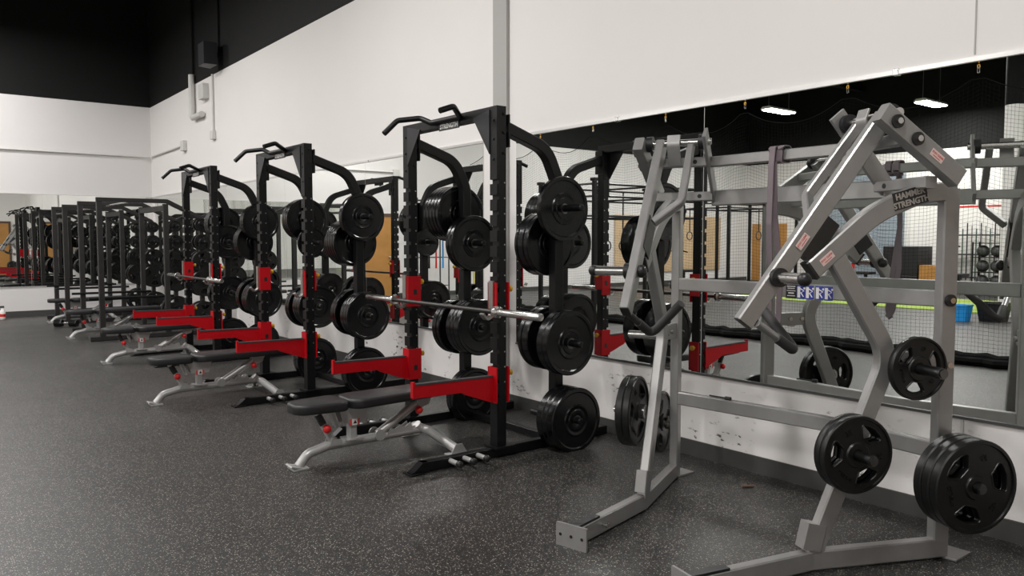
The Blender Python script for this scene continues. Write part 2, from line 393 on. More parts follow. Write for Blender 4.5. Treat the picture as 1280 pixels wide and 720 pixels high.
b = bmesh.new(); prism(b, [(-.30, -.16), (-.30, .12), (-.10, .18), (-.10, -.18)], 'z', -.10, .24); build('speaker_body', b, M['blackf'], sp_)
b = bmesh.new(); box(b, (-.17, -.05, .05), (0, .05, .12)); tube(b, [(-.02, 0, .1), (-.02, 0, 2.2)], .015); build('wall_bracket', b, M['ceil'], sp_)

# ceiling lamps
def lamp(x, y, z, wd):
    t = thing('high_bay_lamp', wd, 'ceiling lamp', (x, y, z), 'high bay lamps', PI / 2)
    b = bmesh.new(); prism(b, [(-.19, -.02), (-.12, .05), (.12, .05), (.19, -.02)], 'y', -.63, .63); build('lamp_housing', b, M['labelw'], t)
    b = bmesh.new()
    for k in range(4): box(b, (-.165 + k * .085, -.6, -.036), (-.10 + k * .085, .6, -.021), bev=.006)
    build('lamp_tubes', b, M['glow'], t)
    b = bmesh.new()
    for s in (-.5, .5): tube(b, [(0, s, .04), (0, s, CEIL - z)], .006, n=6)
    build('hanging_rod', b, M['steel'], t)
words = {(-12.1, 13.4): 'lit high bay lamp over the far corner, left one seen in the mirror', (-14.3, 10.1): 'lit high bay lamp near the left wall, right one seen in the mirror'}
for x, y, z in LAMPS:
    lamp(x, y, z, words.get((x, y), 'unseen high bay lamp over the gym floor, outside the picture'))
for (y0, wd) in ((6.5, 'black steel roof beam nearer the camera'), (13.0, 'black steel roof beam over the far racks')):
    b = bmesh.new(); box(b, (XW, -.1, 0), (WX, .1, .02)); box(b, (XW, -.01, .02), (WX, .01, .38)); box(b, (XW, -.1, .38), (WX, .1, .4))
    tag(build('roof_beam', b, M['ceil'], loc=(0, y0, 6.1)), wd, 'beam', 'roof beams')

# ------------------------------------------------------------------ safety netting with chains
NX = -1.5; chain_y = [2.3 + 1.55 * i for i in range(8)]
def cable_z(y):
    k = min(range(len(chain_y)), key=lambda i: abs(chain_y[i] - y)); d = abs(chain_y[k] - y) / .775
    return 3.30 - .27 * (1 - (1 - min(1, d)) ** 2)
netroot = thing('safety_net', 'black knotted safety net hung across the gym, seen in the mirror', 'net', (NX, 7.5, 0))
b = bmesh.new(); Y0, Y1 = 1.6, 13.9; cell = .046; thk = .0012
ny = int((Y1 - Y0) / cell)
def wob(y, z): return .05 * math.sin(y * 1.9 + z * .6) + .025 * math.sin(y * 5.3 + 1 + z)
zs = [.09 + i * .4 for i in range(9)]
def strip(P, r_=thk):
    sweep(b, P, [(-r_, 0), (0, -r_), (r_, 0), (0, r_)], up=(1, 0, 0), cap=False)
for i in range(ny + 1):
    y = Y0 + i * cell; zt = cable_z(y)
    strip([(wob(y, zt * t), y - 7.5 + .01 * math.sin(i), .08 + (zt - .08) * t) for t in (0, .2, .4, .6, .8, 1)])
nz_ = int(3.2 / cell)
for j in range(nz_ + 1):
    t = j / nz_; P = []
    for i in range(0, ny + 1, 6):
        y = Y0 + i * cell; zt = cable_z(y); z = .08 + (zt - .08) * t; P.append((wob(y, z), y - 7.5, z))
    strip(P)
o = build('net_mesh', b, M['net'], netroot)
b = bmesh.new(); tube(b, [(wob(y, 3), y - 7.5, cable_z(y)) for y in [Y0 + k * .155 for k in range(80)]], .006, n=5); build('top_cable', b, M['net'], netroot)
b = bmesh.new()
P = [(wob(Y0 + k * .12, 0) + .03 * math.sin(k * 1.7), Y0 + k * .12 - 7.5, .075 + .012 * math.sin(k * 2.3)) for k in range(103)]
tube(b, P, .07, n=9); P2 = [(p[0] + .07 + .02 * math.sin(i * 2.9), p[1], .05) for i, p in enumerate(P)]; tube(b, P2, .05, n=8)
build('bunched_hem', b, M['net'], netroot)
def chain_mesh():
    b = bmesh.new()
    for k in range(52):
        z = k * .062; path = [(0, .012, -.02), (0, .012, .02), (0, -.012, .02), (0, -.012, -.02)]
        if k % 2: path = [(y, x, zz) for x, y, zz in path]
        sweep(b, [(x, y, zz + z) for x, y, zz in path], circ(.0045, 6), up=(0, 1, 0) if k % 2 == 0 else (1, 0, 0), r=.011, n=3, closed=True)
    return b
ch0 = None
ord_ = ['first', 'second', 'third', 'fourth', 'fifth', 'sixth', 'seventh', 'eighth']
for i, y in enumerate(chain_y):
    if ch0 is None:
        ch0 = thing('hanging_chain', '', 'chain', group='chains holding the net'); o = build('chain_links', chain_mesh(), M['chain'], ch0, smooth=50); o.location = (0, 0, .075)
        b = bmesh.new(); sweep(b, [(0, .012, 0), (0, .012, .06), (0, -.012, .06), (0, -.012, 0)], circ(.005, 6), up=(1, 0, 0), r=.011, n=3, closed=True); build('snap_hook', b, M['chrome'], ch0)
        r_ = ch0
    else: r_ = dup(ch0)
    r_.location = (NX + wob(y, 3.3), y, 3.32); r_['label'] = 'orange chain holding up the safety net, %s from the camera end' % ord_[i]

# ------------------------------------------------------------------ weight plates
def bumper_mesh(R, t):
    b = bmesh.new(); h = t / 2
    prof = [(.026, -h + .004), (.045, -h), (.07, -h), (.075, -h + .004), (R * .40, -h + .004), (R * .43, -h), (R * .47, -h), (R * .50, -h + .007), (R * .84, -h + .007), (R * .88, -h), (R * .975, -h), (R, -h + .007),
            (R, h - .007), (R * .975, h), (R * .88, h), (R * .84, h - .007), (R * .50, h - .007), (R * .47, h), (R * .43, h), (R * .40, h - .004), (.075, h - .004), (.07, h), (.045, h), (.026, h - .004), (.026, -h + .004)]
    lathe(b, prof, 'y', n=56); return b
def hub_mesh(t):
    b = bmesh.new(); h = t / 2 + .001
    lathe(b, [(.0245, -h), (.036, -h), (.036, h), (.0245, h), (.0245, -h)], 'y', n=28); return b
def make_bumper(R, t):
    r_ = thing('weight_plate', '', 'weight plate')
    build('plate_body', bumper_mesh(R, t), M['rubber'], r_, smooth=35); build('steel_hub', hub_mesh(t), M['hub'], r_, smooth=35)
    return r_
def grip_plate_mesh(R, t, rot=0):
    """urethane plate with three rounded grip openings"""
    cu = bpy.data.curves.new('gp', 'CURVE'); cu.dimensions = '2D'; cu.fill_mode = 'BOTH'; cu.extrude = t * .32; cu.resolution_u = 4
    def sp(pts):
        s = cu.splines.new('POLY'); s.points.add(len(pts) - 1)
        for p, q in zip(s.points, pts): p.co = (q[0], q[1], 0, 1)
        s.use_cyclic_u = True
    sp([(R * .93 * math.cos(a), R * .93 * math.sin(a)) for a in [2 * PI * i / 56 for i in range(56)]])
    sp([(.026 * math.cos(a), .026 * math.sin(a)) for a in [2 * PI * i / 20 for i in range(20)]])
    for k in range(3):
        a0 = rot + 2 * PI * k / 3; ri, ro = R * .44, R * .78
        pol = [(ri, -.33), (ro, -.50), (ro, -.25), (ro * 1.01, 0), (ro, .25), (ro, .50), (ri, .33)]
        P = [(r_ * math.cos(a0 + da), r_ * math.sin(a0 + da), 0) for r_, da in pol]
        P = fillet(P, [R * .07, R * .07, 0, 0, 0, R * .07, R * .07], 4, closed=True)
        sp([(p[0], p[1]) for p in P])
    ob = bpy.data.objects.new('gp', cu); COL.objects.link(ob)
    me = bpy.data.meshes.new_from_object(ob.evaluated_get(bpy.context.evaluated_depsgraph_get())); bpy.data.objects.remove(ob)
    b = bmesh.new(); b.from_mesh(me); bpy.data.meshes.remove(me)
    for v in b.verts: v.co = Vector((v.co.x, v.co.z, v.co.y))
    h = t / 2
    lathe(b, [(R * .905, -h * .6), (R * .92, -h), (R * .975, -h), (R, -h + .006), (R, h - .006), (R * .975, h), (R * .92, h), (R * .905, h * .6), (R * .905, -h * .6)], 'y', n=56)
    lathe(b, [(.026, -h), (.05, -h), (.056, -h * .6), (.056, h * .6), (.05, h), (.026, h), (.026, -h)], 'y', n=28)
    for k in range(3):   # raised lips round the openings
        a0 = rot + 2 * PI * k / 3; ri, ro = R * .44, R * .78
        P = [(r_ * math.cos(a0 + da), 0, r_ * math.sin(a0 + da)) for r_, da in ((ri, -.33), (ro, -.50), (ro, -.25), (ro * 1.01, 0), (ro, .25), (ro, .50), (ri, .33))]
        for s in (-1, 1):
            Q = [(p[0], s * t * .32, p[2]) for p in P]
            sweep(b, Q, circ(.0035, 6), up=(0, 1, 0), r=[R * .07, R * .07, 0, 0, 0, R * .07, R * .07], n=4, closed=True)
    return b
def make_grip(R, t, rot, num):
    r_ = thing('grip_plate', '', 'weight plate')
    o = build('plate_body', grip_plate_mesh(R, t, rot), M['iron'], r_, smooth=35)
    if num:
        for txt, ang in (('APOLLO', rot + PI), (num, rot + PI / 3), (num, rot - PI / 3)):
            rr = R * .62
            p = Vector((rr * math.cos(ang), -t * .33, rr * math.sin(ang)))
            xd = Vector((-math.sin(ang), 0, math.cos(ang))) * -1; yd = Vector((math.cos(ang), 0, math.sin(ang)))
            text_mesh('raised_lettering', txt, R * (.13 if txt == 'APOLLO' else .2), M['iron'], r_, frame_mtx(p, xd, yd), ext=.003)
    return r_
PROTO = {}
def plate(kind, loc, label, group):
    if kind not in PROTO:
        if kind[0] == 'b': o = make_bumper(kind[1], kind[2])
        else: o = make_grip(kind[1], kind[2], kind[3], kind[4])
        PROTO[kind] = o
    else: o = dup(PROTO[kind])
    o.location = loc; o['label'] = label; o['group'] = group; return o
ORDW = {0: 'outermost', 1: 'second from outside', 2: 'third from outside', 3: 'fourth from outside', 4: 'innermost of five', 5: 'sixth from outside'}

# ------------------------------------------------------------------ black racks with red arms
def horn(name, at, s, L_=.225, r_=.0235, m='black', parent=None, capm=None):
    b = bmesh.new()
    lathe(b, [(0, 0), (.036, 0), (.036, s * .012), (r_, s * .014), (r_, s * (L_ - .008)), (r_ - .008, s * L_), (0, s * L_)], 'y', n=20)
    return build(name, b, M[m], parent, loc=at, smooth=35)
def knob(parent, at, axis='x', s=1, m='yellow'):
    b = bmesh.new(); lathe(b, [(0, 0), (.008, 0), (.008, s * .02), (.02, s * .022), (.02, s * .04), (0, s * .045)], axis, n=16)
    return build('pull_knob', b, M[m], parent, loc=at, smooth=35)
HOUT = [1.645, .73, .21]; HIN = [1.405, .745, .19]
def rack(X, Y, idx, wd, near_wd, bars, hooks=True):
    """X: upright line, Y: middle between the uprights"""
    T = thing('squat_rack', wd, 'squat rack', (X, Y, 0), 'black squat racks with red arms')
    hw = .555; H = 2.29; px = .50
    for s in (-1, 1):
        y = s * hw
        b = bmesh.new(); sweep(b, [(.008, y, .075), (.008, y, H)], rect(.076, .060, .004), up=(1, 0, 0))
        zt = .42      # comb of hook slots on the room side
        box(b, (-.040, y - .038, 1.82), (-.020, y + .038, H), bev=.001)
        while zt < 1.79:
            box(b, (-.040, y - .038, zt), (-.020, y + .038, zt + .072)); zt += .1
        box(b, (-.040, y - .038, .075), (-.020, y + .038, .40))
        for z in (1.99, 2.12, 2.24):
            lathe(b, [(0, -.002), (.011, -.002), (.011, -.008), (.006, -.010), (0, -.010)], 'y', (.015, y - .038, z), 10)
            lathe(b, [(0, .002), (.009, .002), (.009, -.005), (0, -.006)], 'x', (-.040, y, z - .04), 10)
        box(b, (-.07, y - .07, .062), (.09, y + .07, .078), bev=.002)
        for z in [1.80 - .1 * k for k in range(14)]: lathe(b, [(0, 0), (.0055, 0), (.0055, -.002), (0, -.003)], 'y', (.022, y - .038, z), 8, mi=1)
        u = build('upright', b, [M['black'], M['steel']], T)
        # base rail with front foot
        b = bmesh.new(); sweep(b, [(-.60, y, .036), (.98, y, .036)], rect(.054, .062, .004))
        prism(b, [(-.68, .0), (-.56, .0), (-.56, .067), (-.60, .067), (-.66, .02), (-.68, .012)], 'y', y - .03, y + .03)
        box(b, (-.70, y - .05, 0), (-.60, y + .05, .008), bev=.003)
        build('base_rail', b, M['black'], T)
        for k in range(3):
            b = bmesh.new()
            lathe(b, [(0, 0), (.016, 0), (.016, s * .10), (0, s * .10)], 'y', n=16)
            p = build('storage_peg', b, M['silverb'], T, loc=(-.40 + k * .105, y + s * .027, .045), smooth=35)
            b = bmesh.new(); lathe(b, [(0, s * .09), (.021, s * .09), (.021, s * .115), (.012, s * .122), (0, s * .122)], 'y', n=16); build('peg_cap', b, M['ball'], p, smooth=35)
        # curved side brace running back to the storage post
        b = bmesh.new(); sweep(b, [(.045, y, 2.16), (.40, y, 2.045), (px, y, 1.84), (px, y, .062)], rect(.075, .075, .005), up=(0, 1, 0), r=[0, .22, .16, 0], n=8)
        box(b, (.05, y - .045, 2.03), (.062, y + .045, 2.24))
        box(b, (px - .09, y - .075, .062), (px + .09, y + .075, .074), bev=.002)
        build('storage_post', b, M['black'], T)
        # gusset
        b = bmesh.new(); prism(b, [(s * (hw - .036), 2.27), (s * (hw - .22), 2.235), (s * (hw - .205), 2.215), (s * (hw - .036), 1.985)], 'x', -.047, -.040); build('gusset_plate', b, M['blackf'], T)
        # horns and plates
        for zz in HOUT: horn('weight_horn', (px, y + s * .038, zz), s, parent=T)
        for zz in HIN: horn('weight_horn', (px, y - s * .038, zz), -s, parent=T)
        yc = y - s * .045
        # J-hook
        if hooks:
            b = bmesh.new(); z0, z1 = .925, 1.155
            yc = y - s * .045; box(b, (-.052, y - .046, z0), (-.042, y + .046, z1)); box(b, (-.052, yc - .005, z0), (.056, yc + .005, z1), bev=.001); box(b, (.046, y - .046, z0 + .05), (.056, y + .046, z1), bev=.001)
            j = build('j_hook', b, M['red'], T)
            b = bmesh.new(); sweep(b, [(-.058, y, z1 + .01), (-.058, y, z0 + .015), (-.10, y, z0 - .012), (-.135, y, z0 + .03)], rect(.015, .045, .001), up=(0, 1, 0), r=.02, n=4)
            # flat hook lip turned on its side
            build('hook_lip', b, M['steel'], j)
            b = bmesh.new(); box(b, (-.01, yc - .0065, z0 + .09), (.02, yc + .0065, z0 + .13)); build('hook_slot', b, M['ball'], j)
            knob(j, (.056, y - .01, z1 - .045))
        # safety arm
        b = bmesh.new(); z0, z1 = .365, .60; 
        box(b, (-.052, y - .046, z0), (-.042, y + .046, z1)); box(b, (-.052, yc - .005, z0), (.056, yc + .005, z1), bev=.001); box(b, (.046, y - .046, z0), (.056, y + .046, z1), bev=.001)
        prism(b, [(-.66, .468), (-.66, .568), (-.645, .568), (-.645, .546), (-.05, .538), (-.05, .372), (-.09, .378), (-.27, .443), (-.30, .462)], 'y', y - .015, y + .015)
        a = build('safety_arm', b, M['red'], T)
        b = bmesh.new(); prism(b, [(-.643, .545), (-.06, .537), (-.06, .548), (-.643, .556)], 'y', y - .019, y + .019); build('rubber_strip', b, M['grip'], a)
        b = bmesh.new(); box(b, (-.01, yc - .0065, z0 + .07), (.02, yc + .0065, z0 + .11)); build('arm_slot', b, M['ball'], a)
        knob(a, (.056, y - .01, z1 - .045))
    b = bmesh.new(); box(b, (-.040, -hw + .03, 2.222), (.038, hw - .03, 2.29), bev=.003); cb = build('crossbeam', b, M['black'], T)
    b = bmesh.new(); sweep(b, [(px, -hw + .04, .036), (px, hw - .04, .036)], rect(.05, .05, .004)); build('floor_crossbar', b, M['black'], T)
    # pull-up handles
    b = bmesh.new()
    tube(b, [(-.33, .36, 2.185), (-.23, .345, 2.285), (-.09, .26, 2.305), (-.058, .16, 2.262), (-.058, -.20, 2.262), (-.20, -.335, 2.300), (-.31, -.345, 2.26)], .0195, .05, 14)
    build('pull_up_bar', b, M['black'], T, smooth=50)
    b = bmesh.new(); box(b, (-.046, -.17, 2.195), (-.040, .08, 2.25), bev=.001); np_ = build('name_plate', b, M['labelk'], T)
    text_mesh('name_lettering', 'STRENGTH', .044, M['labelw'], np_, frame_mtx((-.0465, -.045, 2.221), (0, -1, 0), (0, 0, 1)), ext=.0006, bold=.0012)
    # plates
    gname = 'bumper plates on the %s rack' % near_wd
    for s, pw in ((-1, 'near post'), (1, 'far post')):
        for side, HH, sg in (('outer', HOUT, s), ('inner', HIN, -s)):
            for lv, zz in enumerate(HH):
                lst = bars[(pw, side)][lv]; y = s * hw + sg * .048; n = len(lst)
                for k, (R, t) in enumerate(lst):
                    y2 = y + sg * t / 2; y += sg * (t + .002)
                    plate(('b', R, t), (X + px, Y + y2, zz - .002), 'black bumper plate, %s rack %s, %s %s horn, %s' % (near_wd, pw, ('top', 'middle', 'bottom')[lv], side, ('only plate' if n == 1 else ORDW[n - 1 - k])), gname)
    return T
B = .222; a_, c3, d_ = (B, .045), (B, .062), (B, .034); e_ = (.16, .03)
rack(3.083, 4.645, 0, 'black squat rack with red arms nearest the camera, carrying a bare barbell', 'front', {
    ('near post', 'outer'): [[(B, .04)], [c3, a_], [c3, a_, c3]], ('near post', 'inner'): [[a_, c3, d_], [c3, a_], []],
    ('far post', 'outer'): [[a_, a_, a_, a_, d_], [a_, c3], []], ('far post', 'inner'): [[a_, a_], [c3, a_, c3], [c3, d_]]})
rack(2.905, 7.26, 1, 'black squat rack with red arms and empty J-hooks, second in the row', 'second', {
    ('near post', 'outer'): [[c3], [c3, a_, d_], [a_, c3]], ('near post', 'inner'): [[a_, a_, a_, a_, d_], [a_, c3], []],
    ('far post', 'outer'): [[a_, a_, c3], [a_, c3], []], ('far post', 'inner'): [[e_], [c3, a_, c3], [c3, a_]]})
rack(2.91, 9.92, 2, 'black squat rack with red arms and a bare barbell, third in the row', 'third', {
    ('near post', 'outer'): [[c3, a_], [c3, a_, c3], [c3]], ('near post', 'inner'): [[a_, c3, a_], [a_, c3], []],
    ('far post', 'outer'): [[a_, c3, c3], [a_, c3], []], ('far post', 'inner'): [[a_], [c3, a_], [c3, d_]]})

def barbell(x, y, z, wd):
    T = thing('barbell', wd, 'barbell', (x, y, z), 'barbells in the racks')
    b = bmesh.new(); tube(b, [(0, -.66, 0), (0, .66, 0)], .0145, n=14, up=(1, 0, 0)); build('bar_shaft', b, M['shaft'], T, smooth=40)
    for s in (-1, 1):
        b = bmesh.new(); lathe(b, [(.014, s * .64), (.037, s * .64), (.039, s * .645), (.039, s * .665), (.0245, s * .672), (.0245, s * 1.085), (.021, s * 1.09), (.018, s * 1.09), (.018, s * 1.086), (.010, s * 1.086), (.010, s * 1.089), (0, s * 1.089)], 'y', n=24); build('sleeve', b, M['chrome'], T, smooth=35)
    return T
barbell(2.985, 4.63, .972, 'bare steel barbell resting on the hooks of the front rack')
barbell(2.812, 9.92, .972, 'bare steel barbell resting on the hooks of the third rack')

# ------------------------------------------------------------------ adjustable benches
def bench():
    T = thing('adjustable_bench', '', 'bench', group='adjustable benches in front of the racks')
    def pad_mesh(x0, x1, w0, w1, z0, z1, zb=0.0):
        b = bmesh.new(); pol = []
        for (cx, cy, a0, r_) in ((x1, w1, 0, .05), (x0, w0, 90, .09), (x0, -w0, 180, .09), (x1, -w1, 270, .05)):
            sx = -1 if a0 in (0, 270) else 1; sy = -1 if cy > 0 else 1
            for i in range(7):
                a = math.radians(a0 + 90 * i / 6); pol.append((cx + sx * r_ + r_ * math.cos(a), cy + sy * r_ + r_ * math.sin(a)))
        prism(b, pol, 'z', z0, z1)
        for v in b.verts: v.co.z += zb * (v.co.x - x0)
        es = [e for e in b.edges if abs(e.verts[0].co.z - e.verts[1].co.z) < .03 and len(e.link_faces) == 2 and any(abs(f.normal.z) > .9 for f in e.link_faces)]
        b.normal_update(); es = [e for e in b.edges if len(e.link_faces) == 2 and (abs(e.link_faces[0].normal.z) > .9) != (abs(e.link_faces[1].normal.z) > .9)]
        bmesh.ops.bevel(b, geom=es, offset=.016, segments=3, affect='EDGES', profile=.5)
        return b
    build('seat_pad', pad_mesh(0, .345, .12, .145, .352, .415), M['pad'], T, smooth=40)
    build('back_pad', pad_mesh(.36, 1.27, .145, .12, .352, .415, .012), M['pad'], T, smooth=40)
    b = bmesh.new(); tube(b, [(.05, 0, .015), (.11, 0, .085), (.24, 0, .115), (.93, 0, .125)], .030, .08, 14)
    box(b, (.0, -.055, .0), (.10, .055, .012), bev=.003); prism(b, [(-.015, .028), (-.008, .034), (.07, .012), (.06, .004)], 'y', -.05, .05)
    build('spine_tube', b, M['silverb'], T, smooth=45)
    b = bmesh.new(); tube(b, [(1.02, -.33, .035), (.95, -.10, .125), (.95, .10, .125), (1.02, .33, .035)], .032, .05, 14); tube(b, [(.93, 0, .125), (.90, 0, .16)], .034, n=12)
    for s in (-1, 1): box(b, (.95, s * .33 - .05, 0), (1.10, s * .33 + .05, .01), bev=.003); prism(b, [(.96, .01), (1.09, .01), (1.05, .075), (1.0, .075)], 'y', s * .345 - .004, s * .345 + .004)
    build('rear_foot', b, M['silverb'], T, smooth=45)
    b = bmesh.new(); sweep(b, [(.415, 0, .12), (.415, 0, .33)], rect(.05, .062, .006), up=(0, 1, 0)); box(b, (.36, -.06, .138), (.475, .06, .146)); prism(b, [(.34, .25), (.49, .25), (.52, .35), (.31, .35)], 'y', -.045, -.039); prism(b, [(.34, .25), (.49, .25), (.52, .35), (.31, .35)], 'y', .039, .045)
    p = build('centre_post', b, M['silverb'], T)
    b = bmesh.new(); box(b, (.396, -.049, .235), (.434, -.0315, .275)); build('warning_label', b, M['labelw'], p)
    b = bmesh.new(); box(b, (.380, -.0485, .235), (.396, -.0315, .275)); box(b, (.434, -.0485, .235), (.450, -.0315, .275)); build('label_border', b, M['stickred'], p)
    b = bmesh.new(); prism(b, [(.404, .245), (.43, .245), (.417, .268)], 'y', -.0502, -.0488); build('label_mark', b, M['labelk'], p)
    b = bmesh.new(); sweep(b, [(.285, 0, .13), (.215, 0, .26)], rect(.035, .05, .003), up=(0, 1, 0)); tube(b, [(.215, 0, .26), (.17, 0, .345)], .021, n=12); prism(b, [(.25, .35), (.28, .35), (.31, .24), (.295, .235)], 'y', -.025, .025)
    prism(b, [(.24, .12), (.33, .12), (.33, .15), (.26, .17)], 'y', -.042, -.036); prism(b, [(.24, .12), (.33, .12), (.33, .15), (.26, .17)], 'y', .036, .042)
    s_ = build('seat_strut', b, [M['silverb']], T, smooth=40)
    b = bmesh.new(); tube(b, [(.218, 0, .258), (.18, 0, .33)], .024, n=12); build('strut_sleeve', b, M['ball'], s_, smooth=40)
    b = bmesh.new(); lathe(b, [(0, -.07), (.012, -.068), (.024, -.058), (.028, -.042), (.022, -.03), (.01, -.026), (.008, 0)], 'y', (.225, 0, .235), 18); build('adjustment_knob', b, M['redknob'], T, smooth=50)
    b = bmesh.new(); tube(b, [(.60, 0, .135), (.91, 0, .315)], .030, n=14); prism(b, [(.88, .35), (1.0, .35), (.98, .30), (.91, .28)], 'y', -.04, .04)
    lathe(b, [(0, -.05), (.038, -.05), (.038, -.04), (0, -.04)], 'y', (.60, 0, .14), 18); lathe(b, [(0, .04), (.038, .04), (.038, .05), (0, .05)], 'y', (.60, 0, .14), 18)
    build('back_strut', b, M['silverb'], T, smooth=45)
    b = bmesh.new(); lathe(b, [(0, -.075), (.012, -.073), (.024, -.062), (.028, -.046), (.022, -.034), (.01, -.03), (.008, 0)], 'y', (.895, 0, .27), 18); build('adjustment_knob', b, M['redknob'], T, smooth=50)
    b = bmesh.new(); prism(b, [(.66, .125), (.86, .13), (.84, .19), (.80, .165), (.76, .185), (.72, .158), (.69, .17)], 'y', -.028, -.022); prism(b, [(.66, .125), (.86, .13), (.84, .19), (.80, .165), (.76, .185), (.72, .158), (.69, .17)], 'y', .022, .028); build('notch_ladder', b, M['silverb'], T)
    return T
b0 = bench()
for i, (x, y, rz, wd) in enumerate([(1.87, 4.63, -.01, 'black padded adjustable bench under the arms of the front rack'), (1.66, 7.22, -.02, 'black padded adjustable bench in front of the second rack'),
        (1.80, 9.98, -.02, 'black padded adjustable bench in front of the third rack'), (1.87, 12.85, -.02, 'black padded adjustable bench inside the nearer flat-topped rack'), (1.98, 15.5, 0, 'black padded adjustable bench inside the farthest flat-topped rack')]):
    o = b0 if i == 0 else dup(b0)
    o.location = (x, y, 0); o.rotation_euler = (0, 0, rz); o['label'] = wd

# ------------------------------------------------------------------ flat-topped charcoal racks
def flat_rack(Y0, Y1, wd, nm, lev):
    X0, X1, X2 = 2.24, 3.12, 3.62; H = 2.03; Yc = (Y0 + Y1) / 2
    T = thing('power_rack', wd, 'power rack', (X1, Yc, 0), 'charcoal flat-topped racks'); m = M['charcoal']
    G = 'grip plates on the %s flat-topped rack' % nm
    for s, y, pw in ((-1, Y0 - Yc, 'near'), (1, Y1 - Yc, 'far')):
        b = bmesh.new(); sweep(b, [(X0 - X1, y, 0.06), (X0 - X1, y, H)], rect(.07, .07, .005), up=(1, 0, 0)); build('front_post', b, m, T)
        b = bmesh.new(); sweep(b, [(0, y, .06), (0, y, H - .07)], rect(.07, .07, .005), up=(1, 0, 0)); build('rear_upright', b, m, T)
        b = bmesh.new(); sweep(b, [(X0 - X1 - .035, y, H - .03), (.02, y, H - .03), (X2 - X1, y, H - .27), (X2 - X1, y, .06)], rect(.06, .075, .005), up=(0, 1, 0), r=[0, .04, .04, 0], n=3)
        for xx in (-.45, -.3): lathe(b, [(0, 0), (.012, 0), (.012, -.004), (0, -.005)], 'y', (xx, y - .031, H - .03), 10)
        build('side_frame', b, m, T)
        b = bmesh.new(); sweep(b, [(X0 - X1 - .16, y, .035), (X2 - X1 + .1, y, .035)], rect(.07, .06, .004)); build('base_rail', b, m, T)
        b = bmesh.new(); tube(b, [(X0 - X1 - .16, y - s * .05, .60), (.1, y - s * .05, .60)], .018, n=12); build('spotter_bar', b, M['black'], T, smooth=40)
        for lv, (z, R, t) in enumerate(lev):
            for sg, side in ((s, 'outer'), (-s, 'inner')):
                horn('weight_horn', (X2 - X1, y + sg * .035, z), sg, .2, .022, parent=T)
                n = 1 if (lv < 2 or side == 'inner') else 2; yy = y + sg * .045
                for k in range(n):
                    y2 = yy + sg * t / 2; yy += sg * (t + .002)
                    plate(('g', R, t, (.5, .5 + PI / 3, 1.9)[(lv + (s > 0)) % 3], ''), (X2, Yc + y2, z), 'black grip plate, %s flat-topped rack, %s side, %s %s horn, %s' % (nm, pw, ('top', 'upper', 'middle', 'lower', 'bottom')[lv], side, 'only plate' if n == 1 else ('outside one' if k == n - 1 else 'inside one')), G)
    b = bmesh.new(); box(b, (-.03, Y0 - Yc + .035, H - .17), (.03, Y1 - Yc - .035, H - .09), bev=.003)
    build('crossbeam', b, m, T)
    b = bmesh.new(); sweep(b, [(X2 - X1, Y0 - Yc, .035), (X2 - X1, Y1 - Yc, .035)], rect(.06, .05, .004)); build('floor_crossbar', b, m, T)
    b = bmesh.new(); tube(b, [(-.50, Y0 - Yc, H - .06), (-.50, Y1 - Yc, H - .06)], .016, n=12); build('pull_up_bar', b, M['chrome'], T, smooth=40)
LV = [(1.66, .10, .03), (1.40, .12, .034), (1.10, .17, .038), (.78, .20, .045), (.30, .205, .045)]
flat_rack(12.3, 13.75, 'charcoal flat-topped rack with five-high plate storage, fourth in the row', 'nearer', LV)
flat_rack(15.2, 16.35, 'charcoal flat-topped rack closest to the end wall, fifth in the row', 'farther', LV)

